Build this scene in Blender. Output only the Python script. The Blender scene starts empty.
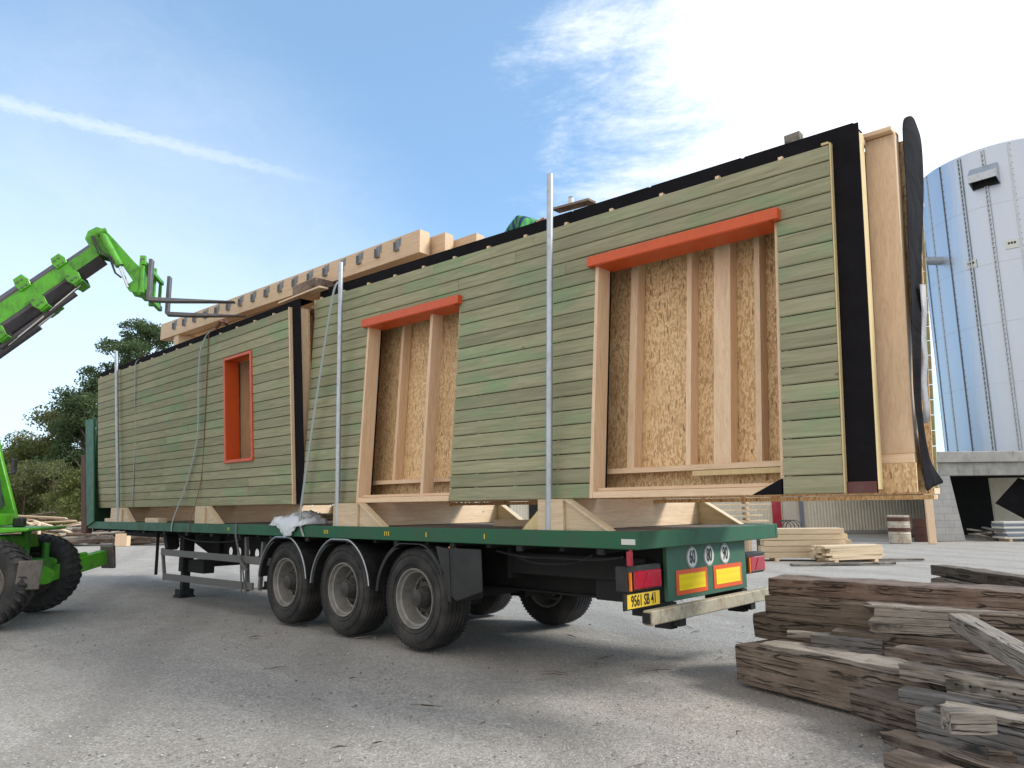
import bpy, bmesh, math, random
import numpy as np
from mathutils import Vector, Matrix
random.seed(7); np.random.seed(7)
R = math.radians
scene = bpy.context.scene
COL = scene.collection
# ------------------------------------------------------------------ camera
cam_d = bpy.data.cameras.new('camera'); cam = bpy.data.objects.new('camera', cam_d); COL.objects.link(cam)
scene.camera = cam
cam_d.sensor_width = 36; cam_d.lens = 36 * 723.5 / 1024; cam_d.clip_end = 2000; cam_d.clip_start = .05
_r = Vector((0.7195, 0.6944, -0.0112)); _u = Vector((0.1237, -0.1122, 0.986)); _f = Vector((-0.6834, 0.7107, 0.1667))
CP = Vector((6.0762, -4.7749, 1.4412))
cam.matrix_world = Matrix(((_r.x, _u.x, -_f.x, CP.x), (_r.y, _u.y, -_f.y, CP.y), (_r.z, _u.z, -_f.z, CP.z), (0, 0, 0, 1)))
# ------------------------------------------------------------------ light
SUN_DIR = Vector((.68, .50, .64)).normalized()
SUN_EL = math.asin(SUN_DIR.z); SUN_AZ = math.atan2(SUN_DIR.x, SUN_DIR.y)
sd = bpy.data.lights.new('sun', 'SUN'); so = bpy.data.objects.new('sun', sd); COL.objects.link(so)
sd.energy = 2.4; sd.angle = R(14); sd.color = (1, .94, .85)
so.rotation_euler = (-SUN_DIR).to_track_quat('-Z', 'Y').to_euler()
w = bpy.data.worlds.new('World'); scene.world = w; w.use_nodes = True
nt = w.node_tree; nt.nodes.clear()
def N(nt, t, **k):
    n = nt.nodes.new(t)
    for a, b in k.items():
        if a.startswith('i_'):
            n.inputs[a[2:].replace('_', ' ')].default_value = b
        else: setattr(n, a, b)
    return n
def math_n(nt, op, a, b=None, clamp=False):
    n = nt.nodes.new('ShaderNodeMath'); n.operation = op; n.use_clamp = clamp
    for i, v in enumerate((a, b)):
        if v is None: continue
        if isinstance(v, (int, float)): n.inputs[i].default_value = v
        else: nt.links.new(v, n.inputs[i])
    return n.outputs[0]
def ramp(nt, src, stops, interp='LINEAR'):
    n = nt.nodes.new('ShaderNodeValToRGB'); n.color_ramp.interpolation = interp
    e = n.color_ramp.elements
    while len(e) < len(stops): e.new(.5)
    for i, (p, c) in enumerate(stops):
        e[i].position = p; e[i].color = (c[0], c[1], c[2], 1) if isinstance(c, (tuple, list)) else (c, c, c, 1)
    nt.links.new(src, n.inputs[0]); return n.outputs[0]
def smooth(nt, src, a, b):
    n = nt.nodes.new('ShaderNodeMapRange'); n.interpolation_type = 'SMOOTHSTEP'
    n.inputs['From Min'].default_value = a; n.inputs['From Max'].default_value = b
    nt.links.new(src, n.inputs['Value']); return n.outputs[0]
def mixc(nt, fac, a, b, mode='MIX'):
    n = nt.nodes.new('ShaderNodeMix'); n.data_type = 'RGBA'; n.blend_type = mode
    for i, v in ((0, fac), (6, a), (7, b)):
        if isinstance(v, (int, float)): n.inputs[i].default_value = v
        elif isinstance(v, (tuple, list)): n.inputs[i].default_value = (*v[:3], 1)
        else: nt.links.new(v, n.inputs[i])
    return n.outputs[2]
SKY = N(nt, 'ShaderNodeTexSky', sky_type='NISHITA', sun_disc=False, sun_elevation=SUN_EL, sun_rotation=SUN_AZ,
        air_density=1.0, dust_density=.8, ozone_density=1.6)
tc = N(nt, 'ShaderNodeTexCoord')
nrm = N(nt, 'ShaderNodeVectorMath', operation='NORMALIZE'); nt.links.new(tc.outputs['Generated'], nrm.inputs[0])
def pixdir(u, v): return (_r * ((u - 512) / 723.5) + _u * ((384 - v) / 723.5) + _f).normalized()
def dotd(d):
    n = N(nt, 'ShaderNodeVectorMath', operation='DOT_PRODUCT'); nt.links.new(nrm.outputs[0], n.inputs[0]); n.inputs[1].default_value = d
    return n.outputs['Value']
# wispy noise, stretched in one direction so that the cloud edge breaks into streaks
mp = N(nt, 'ShaderNodeMapping'); mp.inputs['Scale'].default_value = (1.2, 2.6, 5.5); mp.inputs['Rotation'].default_value = (0.2, .35, .5)
nt.links.new(nrm.outputs[0], mp.inputs[0])
ns = N(nt, 'ShaderNodeTexNoise'); ns.inputs['Scale'].default_value = 3.2; ns.inputs['Detail'].default_value = 9; ns.inputs['Roughness'].default_value = .62; ns.inputs['Distortion'].default_value = .5
nt.links.new(mp.outputs[0], ns.inputs['Vector'])
nf = N(nt, 'ShaderNodeTexNoise'); nf.inputs['Scale'].default_value = 30; nf.inputs['Detail'].default_value = 6; nf.inputs['Roughness'].default_value = .7
nt.links.new(mp.outputs[0], nf.inputs['Vector'])
nn = math_n(nt, 'ADD', math_n(nt, 'MULTIPLY', math_n(nt, 'SUBTRACT', ns.outputs[0], .5), .20), math_n(nt, 'MULTIPLY', math_n(nt, 'SUBTRACT', nf.outputs[0], .5), .07))
c1 = smooth(nt, math_n(nt, 'ADD', dotd(pixdir(1010, 30)), nn), .85, .995)
c3 = math_n(nt, 'MULTIPLY', smooth(nt, math_n(nt, 'ADD', dotd(pixdir(80, 400)), math_n(nt, 'MULTIPLY', nn, .25)), .86, 1.02), .38)
n2 = pixdir(0, 102).cross(pixdir(280, 172)).normalized()
tr = math_n(nt, 'ABSOLUTE', math_n(nt, 'ADD', dotd(n2), math_n(nt, 'MULTIPLY', math_n(nt, 'SUBTRACT', nf.outputs[0], .5), .02)))
c2 = math_n(nt, 'MULTIPLY', smooth(nt, tr, .018, .0), math_n(nt, 'MULTIPLY', smooth(nt, dotd(pixdir(-60, 86)), .87, .99), .42))
fill_cloud = math_n(nt, 'MULTIPLY', smooth(nt, math_n(nt, 'ADD', dotd(Vector((.25, -.93, .35)).normalized()), math_n(nt, 'MULTIPLY', nn, 2.2)), .08, .62), .72)  # unseen warm cloud behind the camera, added to light the shaded faces
cl = math_n(nt, 'MAXIMUM', math_n(nt, 'MAXIMUM', math_n(nt, 'MAXIMUM', c1, c2), c3), 0)
skc = mixc(nt, 1.0, SKY.outputs[0], (.88, 1.26, 1.48), 'MULTIPLY')
haz = smooth(nt, dotd(Vector((0, 0, 1))), .42, -.02)
skc = mixc(nt, math_n(nt, 'ADD', math_n(nt, 'MULTIPLY', haz, .45), .24), skc, (4.9, 6.9, 8.6))
allc = mixc(nt, fill_cloud, mixc(nt, cl, skc, (8.2, 8.4, 8.7)), (9.2, 8.3, 7.3))
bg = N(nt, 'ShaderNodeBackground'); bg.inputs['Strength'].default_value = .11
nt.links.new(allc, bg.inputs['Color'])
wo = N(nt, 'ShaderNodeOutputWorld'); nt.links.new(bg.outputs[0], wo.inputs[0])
vs = scene.view_settings; vs.view_transform = 'Standard'; vs.look = 'None'; vs.gamma = 1; vs.use_curve_mapping = False; vs.exposure = 0.56

# ------------------------------------------------------------------ mesh helper
def lerp_(a, b, t): return a + (b - a) * t
class MB:
    def __init__(s): s.v = []; s.f = []
    def add(s, vs, fs):
        o = len(s.v); s.v += [tuple(p) for p in vs]; s.f += [tuple(i + o for i in f) for f in fs]; return s
    def hexa(s, p):      # 8 points: bottom 4 ccw, top 4 ccw
        return s.add(p, [(0, 3, 2, 1), (4, 5, 6, 7), (0, 1, 5, 4), (1, 2, 6, 5), (2, 3, 7, 6), (3, 0, 4, 7)])
    def box(s, x0, x1, y0, y1, z0, z1, f=None):
        p = [(x0, y0, z0), (x1, y0, z0), (x1, y1, z0), (x0, y1, z0), (x0, y0, z1), (x1, y0, z1), (x1, y1, z1), (x0, y1, z1)]
        if f: p = [f(*q) for q in p]
        return s.hexa(p)
    def bar(s, a, b, w, h, up=(0, 0, 1)):   # rectangular bar from a to b
        a = Vector(a); b = Vector(b); d = (b - a).normalized(); up = Vector(up)
        if abs(d.dot(up)) > .98: up = Vector((1, 0, 0))
        sx = d.cross(up).normalized() * w / 2; uz = sx.cross(d).normalized() * h / 2
        return s.hexa([a - sx - uz, b - sx - uz, b + sx - uz, a + sx - uz, a - sx + uz, b - sx + uz, b + sx + uz, a + sx + uz])
    def tube(s, pts, r, n=10, caps=True):
        pts = [Vector(p) for p in pts]; rs = r if isinstance(r, (list, tuple)) else [r] * len(pts)
        o = len(s.v); ref = None
        for i, p in enumerate(pts):
            d = (pts[min(i + 1, len(pts) - 1)] - pts[max(i - 1, 0)]).normalized()
            if ref is None:
                ref = d.cross(Vector((0, 0, 1)))
                if ref.length < .05: ref = d.cross(Vector((0, 1, 0)))
            ref = (ref - d * ref.dot(d)).normalized(); bi = d.cross(ref)
            for k in range(n):
                a = 2 * math.pi * k / n; s.v.append(tuple(p + (ref * math.cos(a) + bi * math.sin(a)) * rs[i]))
        for i in range(len(pts) - 1):
            for k in range(n):
                k2 = (k + 1) % n; s.f.append((o + i * n + k, o + i * n + k2, o + (i + 1) * n + k2, o + (i + 1) * n + k))
        if caps:
            s.f.append(tuple(o + k for k in reversed(range(n)))); s.f.append(tuple(o + (len(pts) - 1) * n + k for k in range(n)))
        return s
    def lathe(s, prof, c, ax, n=48):        # prof: (offset along axis, radius); ax 'Y' or 'Z'
        o = len(s.v); m = len(prof)
        for k in range(n):
            a = 2 * math.pi * k / n
            for (t, r) in prof:
                if ax == 'Y': s.v.append((c[0] + r * math.cos(a), c[1] + t, c[2] + r * math.sin(a)))
                else: s.v.append((c[0] + r * math.cos(a), c[1] + r * math.sin(a), c[2] + t))
        for k in range(n):
            k2 = (k + 1) % n
            for i in range(m - 1): s.f.append((o + k * m + i, o + k2 * m + i, o + k2 * m + i + 1, o + k * m + i + 1))
        return s
    def prism(s, poly, d0, d1, f):          # poly of 2D points, f(a,b,d) -> 3D
        n = len(poly); o = len(s.v)
        s.v += [tuple(f(a, b, d0)) for a, b in poly] + [tuple(f(a, b, d1)) for a, b in poly]
        s.f.append(tuple(o + i for i in range(n))); s.f.append(tuple(o + n + i for i in reversed(range(n))))
        for i in range(n): j = (i + 1) % n; s.f.append((o + i, o + n + i, o + n + j, o + j))
        return s
    def build(s, name, mat, parent=None, off=(0, 0, 0), bevel=0, smooth=False, loc=None, rot=None, auto=35):
        me = bpy.data.meshes.new(name); o = Vector(off)
        me.from_pydata([tuple(Vector(p) - o) for p in s.v], [], s.f); me.update()
        bm = bmesh.new(); bm.from_mesh(me); bmesh.ops.recalc_face_normals(bm, faces=bm.faces)
        if bevel: bmesh.ops.bevel(bm, geom=list(bm.edges), offset=bevel, segments=1, affect='EDGES', clamp_overlap=True)
        if smooth:
            for f in bm.faces: f.smooth = True
            for e in bm.edges:
                if len(e.link_faces) == 2 and e.calc_face_angle(0) > R(auto): e.smooth = False
        bm.to_mesh(me); bm.free()
        ob = bpy.data.objects.new(name, me); COL.objects.link(ob)
        if mat: me.materials.append(mat)
        if parent: ob.parent = parent
        if loc: ob.location = loc
        if rot: ob.rotation_euler = rot
        return ob
def tag(o, label=None, cat=None, group=None, kind=None):
    if label: o['label'] = label
    if cat: o['category'] = cat
    if group: o['group'] = group
    if kind: o['kind'] = kind
    return o
def empty(name, loc, label, cat, group=None, rot=(0, 0, 0)):
    o = bpy.data.objects.new(name, None); COL.objects.link(o); o.location = loc; o.rotation_euler = rot
    o.empty_display_size = .2
    return tag(o, label, cat, group)
def arrmesh(name, V, F, mat, parent=None, matidx=None, mats=None):
    me = bpy.data.meshes.new(name); V = np.asarray(V, dtype=np.float32); F = np.asarray(F, dtype=np.int32); k = F.shape[1]
    me.vertices.add(len(V)); me.vertices.foreach_set('co', V.ravel())
    me.loops.add(F.size); me.loops.foreach_set('vertex_index', F.ravel())
    me.polygons.add(len(F)); me.polygons.foreach_set('loop_start', np.arange(0, F.size, k, dtype=np.int32)); me.polygons.foreach_set('loop_total', np.full(len(F), k, dtype=np.int32))
    me.update(calc_edges=True); me.validate()
    if mat: me.materials.append(mat)
    ob = bpy.data.objects.new(name, me); COL.objects.link(ob)
    if parent: ob.parent = parent
    return ob
# ------------------------------------------------------------------ materials
def mat_new(name):
    m = bpy.data.materials.new(name); m.use_nodes = True; nt = m.node_tree
    b = nt.nodes['Principled BSDF']; return m, nt, b
def coords(nt, scale=(1, 1, 1), kind='Object', rot=(0, 0, 0)):
    t = N(nt, 'ShaderNodeTexCoord'); m = N(nt, 'ShaderNodeMapping'); m.inputs['Scale'].default_value = scale; m.inputs['Rotation'].default_value = rot
    nt.links.new(t.outputs[kind], m.inputs[0]); return m.outputs[0]
def noise(nt, vec, scale, detail=5, rough=.55, dist=0, dim=None, w=None):
    n = N(nt, 'ShaderNodeTexNoise')
    if w is not None:
        n.noise_dimensions = '4D'
        nt.links.new(w, n.inputs['W'])
    n.inputs['Scale'].default_value = scale; n.inputs['Detail'].default_value = detail; n.inputs['Roughness'].default_value = rough; n.inputs['Distortion'].default_value = dist
    if vec is not None: nt.links.new(vec, n.inputs['Vector'])
    return n.outputs[0]
def bump(nt, b, h, strength=.3, dist=.01, prev=None):
    n = N(nt, 'ShaderNodeBump'); n.inputs['Strength'].default_value = strength; n.inputs['Distance'].default_value = dist
    nt.links.new(h, n.inputs['Height'])
    if prev is not None: nt.links.new(prev, n.inputs['Normal'])
    nt.links.new(n.outputs[0], b.inputs['Normal']); return n.outputs[0]
def island(nt):
    g = N(nt, 'ShaderNodeNewGeometry'); return g.outputs['Random Per Island']
def objrand(nt):
    return N(nt, 'ShaderNodeObjectInfo').outputs['Random']
def wood(name, c0, c1, c2=None, axis='X', rough=.7, grain=1.0, knots=True, vary=.18, weather=0.0, wcol=(.22, .22, .21), bumps=.25, cracks=0):
    m, nt, b = mat_new(name)
    ax = 'XYZ'.index(axis); sc = [9, 9, 9]; sc[ax] = .7
    isl = island(nt); orr = objrand(nt); off = math_n(nt, 'MULTIPLY', math_n(nt, 'ADD', isl, orr), 37)
    v = coords(nt, tuple(sc))
    g1 = noise(nt, v, 3.0 * grain, 6, .6, 1.2, w=off)
    g2 = noise(nt, v, 14 * grain, 3, .6, 0, w=off)
    col = ramp(nt, g1, [(.3, c0), (.72, c1)])
    col = mixc(nt, math_n(nt, 'MULTIPLY', smooth(nt, g2, .45, .75), .45), col, tuple(x * .72 for x in c0))
    if c2:
        lg = noise(nt, coords(nt, (.6, .6, .6)), 1.3, 3, .6, 0, w=off)
        col = mixc(nt, smooth(nt, math_n(nt, 'ADD', math_n(nt, 'MULTIPLY', lg, .5), math_n(nt, 'MULTIPLY', isl, .45)), .46, .66), col, c2)
    if knots:
        ks = [3.2, 3.2, 3.2]; ks[ax] = 1.4
        vo = N(nt, 'ShaderNodeTexVoronoi'); vo.voronoi_dimensions = '4D'; vo.inputs['Scale'].default_value = 1.9
        nt.links.new(coords(nt, tuple(ks)), vo.inputs['Vector']); nt.links.new(off, vo.inputs['W'])
        kk = smooth(nt, vo.outputs['Distance'], .085, .04)
        col = mixc(nt, math_n(nt, 'MULTIPLY', kk, .75), col, tuple(x * .33 for x in c0))
    if weather:
        wn = noise(nt, coords(nt, (2, 2, 2)), 2.2, 6, .65)
        col = mixc(nt, math_n(nt, 'MULTIPLY', smooth(nt, wn, .42, .68), weather), col, wcol)
    crk = None
    if cracks:
        cs = [15, 15, 15]; cs[ax] = .5
        dn = noise(nt, coords(nt, (1.5, 1.5, 1.5)), 2, 3); 
        vv = N(nt, 'ShaderNodeVectorMath', operation='MULTIPLY_ADD'); nt.links.new(coords(nt, tuple(cs)), vv.inputs[0]); vv.inputs[1].default_value = (1, 1, 1)
        cb_ = N(nt, 'ShaderNodeCombineXYZ'); [nt.links.new(math_n(nt, 'MULTIPLY', dn, .5), cb_.inputs[k]) for k in range(3)]; nt.links.new(cb_.outputs[0], vv.inputs[2])
        cv = N(nt, 'ShaderNodeTexVoronoi'); cv.feature = 'DISTANCE_TO_EDGE'; cv.voronoi_dimensions = '4D'; cv.inputs['Scale'].default_value = 1.3; nt.links.new(vv.outputs[0], cv.inputs['Vector']); nt.links.new(off, cv.inputs['W'])
        crk = math_n(nt, 'MAXIMUM', smooth(nt, cv.outputs['Distance'], .0, .05), smooth(nt, dn, .56, .44))
        col = mixc(nt, math_n(nt, 'MULTIPLY', math_n(nt, 'SUBTRACT', 1, crk), cracks), col, tuple(x * .18 for x in c0))
        st = noise(nt, coords(nt, tuple(x * .8 for x in cs)), 4, 8, .8)
        col = mixc(nt, math_n(nt, 'MULTIPLY', smooth(nt, st, .46, .62), .6), col, tuple(x * .45 for x in c0))
    hv = N(nt, 'ShaderNodeHueSaturation')
    nt.links.new(col, hv.inputs['Color'])
    nt.links.new(math_n(nt, 'ADD', math_n(nt, 'MULTIPLY', math_n(nt, 'FRACT', math_n(nt, 'MULTIPLY', math_n(nt, 'ADD', isl, orr), 7.31)), vary * 2), 1 - vary), hv.inputs['Value'])
    nt.links.new(hv.outputs[0], b.inputs['Base Color']); b.inputs['Roughness'].default_value = rough
    pv = bump(nt, b, math_n(nt, 'ADD', g1, math_n(nt, 'MULTIPLY', g2, .5)), bumps, .012 if cracks else .006)
    if crk is not None: bump(nt, b, crk, .9, .02, pv)
    return m
def paint(name, col, rough=.45, dirt=.35, dirtcol=(.16, .14, .12), metal=0, scale=3, bumpv=.05, coat=0, scratch=0):
    m, nt, b = mat_new(name)
    n1 = noise(nt, coords(nt), scale, 8, .65); n2 = noise(nt, coords(nt, (1, 1, .35)), scale * 5, 6, .7)
    f = math_n(nt, 'MULTIPLY', smooth(nt, math_n(nt, 'ADD', math_n(nt, 'MULTIPLY', n1, .6), math_n(nt, 'MULTIPLY', n2, .4)), .42, .68), dirt)
    c = mixc(nt, f, col, dirtcol)
    if scratch:
        n3 = noise(nt, coords(nt), scale * 9, 8, .8)
        c = mixc(nt, math_n(nt, 'MULTIPLY', smooth(nt, n3, .62, .68), scratch), c, (.12, .07, .045))
    nt.links.new(c, b.inputs['Base Color'])
    rr = N(nt, 'ShaderNodeMapRange'); rr.inputs['To Min'].default_value = rough; rr.inputs['To Max'].default_value = min(1, rough + .35); nt.links.new(f, rr.inputs['Value']); nt.links.new(rr.outputs[0], b.inputs['Roughness'])
    b.inputs['Metallic'].default_value = metal; b.inputs['Coat Weight'].default_value = coat
    bump(nt, b, n2, bumpv, .004); return m
M = {}
m, nt_, b = mat_new('treated_cladding')
isl = island(nt_); off = math_n(nt_, 'MULTIPLY', isl, 53)
v1 = coords(nt_, (.55, 9, 9)); g1 = noise(nt_, v1, 3, 6, .62, 1.0, w=off); g2 = noise(nt_, coords(nt_, (.8, 30, 30)), 3, 4, .7, .4, w=off)
c = ramp(nt_, g1, [(.3, (.225, .215, .122)), (.5, (.295, .29, .175)), (.72, (.38, .365, .235))])
patch = noise(nt_, coords(nt_, (.5, 1, 1.1)), 1.5, 4, .6, .6, w=math_n(nt_, 'MULTIPLY', isl, 1.6))
c = mixc(nt_, math_n(nt_, 'MULTIPLY', smooth(nt_, patch, .49, .64), .8), c, mixc(nt_, g1, (.165, .25, .125), (.25, .35, .19)))
c = mixc(nt_, math_n(nt_, 'MULTIPLY', smooth(nt_, g2, .5, .72), .5), c, (.13, .125, .07))
vo = N(nt_, 'ShaderNodeTexVoronoi'); vo.voronoi_dimensions = '4D'; vo.inputs['Scale'].default_value = 3.2; nt_.links.new(coords(nt_, (1.1, 2.2, 2.2)), vo.inputs['Vector']); nt_.links.new(off, vo.inputs['W'])
c = mixc(nt_, math_n(nt_, 'MULTIPLY', smooth(nt_, vo.outputs['Distance'], .12, .05), .8), c, (.075, .06, .035))
wn = noise(nt_, coords(nt_, (1, 1, 1)), 1.1, 6, .65); c = mixc(nt_, math_n(nt_, 'MULTIPLY', smooth(nt_, wn, .45, .7), .35), c, (.30, .265, .19))
hv = N(nt_, 'ShaderNodeHueSaturation'); nt_.links.new(c, hv.inputs['Color']); nt_.links.new(math_n(nt_, 'ADD', math_n(nt_, 'MULTIPLY', math_n(nt_, 'FRACT', math_n(nt_, 'MULTIPLY', isl, 7.31)), .26), .86), hv.inputs['Value'])
nt_.links.new(hv.outputs[0], b.inputs['Base Color']); b.inputs['Roughness'].default_value = .8
bump(nt_, b, math_n(nt_, 'ADD', g1, g2), .4, .006); M['clad'] = m
M['spruce_x'] = wood('spruce_x', (.66, .455, .285), (.82, .62, .42), None, 'X', .6, 1, True, .09)
M['spruce_y'] = wood('spruce_y', (.66, .455, .285), (.82, .62, .42), None, 'Y', .6, 1, True, .09)
M['spruce_z'] = wood('spruce_z', (.66, .455, .285), (.82, .62, .42), None, 'Z', .6, 1, True, .09)
M['yellow_z'] = wood('yellow_batten', (.60, .46, .22), (.70, .55, .30), None, 'Z', .6, 1, False, .10)
M['plank'] = wood('fresh_plank', (.56, .42, .27), (.72, .58, .40), None, 'X', .6, 1, True, .15)
M['glulam'] = wood('glulam', (.56, .385, .235), (.72, .52, .34), None, 'X', .55, 1, True, .05)
M['old'] = wood('old_timber', (.085, .062, .047), (.195, .15, .115), (.24, .19, .148), 'X', .85, .8, True, .22, .45, (.26, .22, .185), 1.0, cracks=.85)
M['old_red'] = wood('old_red_timber', (.135, .09, .067), (.29, .21, .165), None, 'X', .85, .8, False, .12, .4, (.33, .26, .22), 1.0, cracks=.85)
M['old_grey'] = wood('old_grey_timber', (.19, .165, .14), (.42, .37, .31), None, 'X', .9, .8, True, .15, .5, (.37, .34, .31), 1.0, cracks=.85)
M['old_slate'] = wood('old_slate_timber', (.12, .115, .11), (.24, .225, .21), None, 'X', .9, .8, False, .1, .3, (.3, .3, .3), .7, cracks=.85)
M['deck'] = wood('deck_boards', (.10, .085, .07), (.2, .17, .14), None, 'X', .85, 1, False, .2, .4)
# OSB
m, nt_, b = mat_new('osb')
cc_ = []; hh_ = []
for k_, (scl, rt_) in enumerate((((1, 1, .22), (0, 0, 0)), ((1, 1, .20), (0, R(24), 0)), ((1, 1, .20), (0, R(-28), 0)), ((1, 1, .4), (0, R(70), 0)))):
    vo = N(nt_, 'ShaderNodeTexVoronoi'); vo.inputs['Scale'].default_value = 66 + 10 * k_; nt_.links.new(coords(nt_, scl, rot=rt_), vo.inputs['Vector'])
    sp = N(nt_, 'ShaderNodeSeparateColor'); nt_.links.new(vo.outputs['Color'], sp.inputs[0]); cc_.append(sp)
c = ramp(nt_, cc_[0].outputs[0], [(0, (.50, .30, .135)), (.4, (.58, .37, .175)), (.8, (.66, .44, .225)), (1, (.78, .56, .31))])
for k_, cc2 in enumerate(((.72, .49, .26), (.50, .31, .145), (.80, .59, .34))):
    c = mixc(nt_, smooth(nt_, cc_[k_ + 1].outputs[1], .62, .66), c, cc2)
c = mixc(nt_, smooth(nt_, cc_[2].outputs[0], .95, .97), c, (.27, .155, .075))
c = mixc(nt_, math_n(nt_, 'MULTIPLY', smooth(nt_, noise(nt_, coords(nt_), 3, 4), .35, .8), .5), c, (.52, .32, .15)); nt_.links.new(c, b.inputs['Base Color']); b.inputs['Roughness'].default_value = .6
bump(nt_, b, cc_[1].outputs[1], .3, .003); M['osb'] = m
# membrane
m, nt_, b = mat_new('black_membrane')
c = mixc(nt_, noise(nt_, coords(nt_), 5, 6, .7), (.007, .0065, .0075), (.018, .0165, .019)); nt_.links.new(c, b.inputs['Base Color']); b.inputs['Roughness'].default_value = .85
b.inputs['Specular IOR Level'].default_value = .05
bump(nt_, b, math_n(nt_, 'ADD', noise(nt_, coords(nt_), 2.2, 4, .5, 1.5), math_n(nt_, 'MULTIPLY', noise(nt_, coords(nt_), 90, 2), .03)), .8, .05); M['membrane'] = m
m, nt_, b = mat_new('grey_membrane_back'); b.inputs['Base Color'].default_value = (.30, .29, .30, 1); b.inputs['Roughness'].default_value = .6
bump(nt_, b, noise(nt_, coords(nt_), 9, 4), .5, .02); M['membrane_back'] = m
M['red'] = paint('orange_red_paint', (.60, .085, .014), .42, .25, (.30, .06, .03), scale=6)
M['tgreen'] = paint('trailer_green', (.008, .10, .040), .5, .7, (.055, .085, .06), scale=6, scratch=.7)
M['tgreen2'] = paint('tailboard_green', (.028, .115, .062), .5, .6, (.10, .125, .095), scale=5, scratch=.25)
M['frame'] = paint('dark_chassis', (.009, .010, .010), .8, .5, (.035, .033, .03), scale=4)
M['guard'] = paint('guard_grey', (.12, .12, .115), .55, .5, (.22, .2, .17), scale=6)
M['bumper'] = paint('dirty_bumper', (.45, .41, .31), .6, .85, (.19, .13, .075), scale=7, scratch=.95)
M['galv'] = paint('galvanised', (.47, .50, .53), .38, .5, (.33, .34, .34), .75, 8)
M['hanger'] = paint('hanger_steel', (.25, .25, .26), .5, .4, (.1, .1, .1), .4, 9)
M['steel'] = paint('worn_steel', (.16, .15, .16), .42, .5, (.09, .075, .065), .6, 8)
M['boomsteel'] = paint('greased_boom_steel', (.085, .075, .085), .38, .5, (.05, .042, .04), .3, 5)
M['lime'] = paint('lime_green_paint', (.085, .38, .010), .40, .75, (.05, .12, .025), scale=5, coat=.15, scratch=.45)
M['limedark'] = paint('worn_green_paint', (.05, .27, .018), .4, .5, (.04, .07, .02), scale=7)
M['padsteel'] = paint('stabiliser_pad', (.20, .175, .155), .55, .6, (.09, .06, .045), .4, 9)
M['chrome'] = paint('piston_rod', (.7, .7, .7), .15, .1, metal=1)
m, nt_, b = mat_new('tyre_rubber')
c = mixc(nt_, smooth(nt_, noise(nt_, coords(nt_), 4, 7, .65), .35, .75), (.016, .016, .017), (.062, .058, .052)); nt_.links.new(c, b.inputs['Base Color']); b.inputs['Roughness'].default_value = .78
bump(nt_, b, noise(nt_, coords(nt_), 60, 3), .15, .003); M['rubber'] = m
M['rim'] = paint('dusty_rim', (.27, .26, .24), .5, .7, (.12, .11, .095), .2, 7)
M['hub'] = paint('dark_hub', (.045, .042, .04), .55, .6, (.15, .14, .12), .2, 9)
M['fender'] = paint('black_plastic', (.012, .012, .013), .5, .35, (.07, .07, .068), scale=5)
def flat(name, col, rough=.5, metal=0, **k):
    m, nt, b = mat_new(name); b.inputs['Base Color'].default_value = (*col, 1); b.inputs['Roughness'].default_value = rough; b.inputs['Metallic'].default_value = metal
    n = noise(nt, coords(nt), 20, 4); bump(nt, b, n, .05, .002); return m
M['white'] = flat('white_vinyl', (.62, .62, .58), .45)
M['black'] = flat('black_print', (.015, .015, .015), .5)
M['yplate'] = flat('yellow_plate', (.78, .52, .04), .4)
M['dark'] = flat('opening_shade', (.012, .012, .012), .9)  # near black, stands for the shade inside openings and holes
M['redlens'] = paint('red_lens', (.40, .012, .035), .18, .3, (.13, .03, .04), scale=12, coat=.5)
M['orangelens'] = flat('orange_lens', (.85, .22, .02), .2)
M['orangeborder'] = flat('orange_border', (.72, .10, .02), .35)
m, nt_, b = mat_new('yellow_reflector'); wv = N(nt_, 'ShaderNodeTexBrick'); wv.inputs['Scale'].default_value = 60; nt_.links.new(coords(nt_, (1, 1, 1), rot=(R(90), 0, R(90))), wv.inputs['Vector'])
wv.inputs['Color1'].default_value = (.95, .72, .02, 1); wv.inputs['Color2'].default_value = (.85, .62, .02, 1); wv.inputs['Mortar'].default_value = (.75, .5, .01, 1)
nt_.links.new(wv.outputs[0], b.inputs['Base Color']); b.inputs['Roughness'].default_value = .2; M['yrefl'] = m
M['strap'] = flat('grey_strap', (.33, .37, .36), .7)
M['rope'] = flat('red_brown_rope', (.22, .09, .055), .8)
M['film'] = flat('white_film', (.62, .66, .70), .3)
# ground
m, nt_, b = mat_new('gravel_yard')
v = coords(nt_); big = noise(nt_, v, .22, 6, .6); mid = noise(nt_, v, 1.7, 8, .7); fine = noise(nt_, v, 55, 5, .75)
tr_ = noise(nt_, coords(nt_, (.25, 1.6, 1), rot=(0, 0, R(28))), 1.3, 6, .6)
c = ramp(nt_, mid, [(.28, (.25, .228, .20)), (.5, (.355, .328, .292)), (.72, (.46, .43, .385))])
c = mixc(nt_, math_n(nt_, 'MULTIPLY', smooth(nt_, big, .42, .6), .5), c, (.29, .268, .24))
c = mixc(nt_, math_n(nt_, 'MULTIPLY', smooth(nt_, tr_, .48, .66), .5), c, (.46, .437, .40))
vo = N(nt_, 'ShaderNodeTexVoronoi'); vo.inputs['Scale'].default_value = 70; nt_.links.new(v, vo.inputs['Vector'])
sp = N(nt_, 'ShaderNodeSeparateColor'); nt_.links.new(vo.outputs['Color'], sp.inputs[0])
c = mixc(nt_, .42, c, ramp(nt_, sp.outputs[0], [(0, (.09, .083, .075)), (.3, (.27, .255, .232)), (.75, (.39, .37, .34)), (1, (.66, .63, .58))]))
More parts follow.
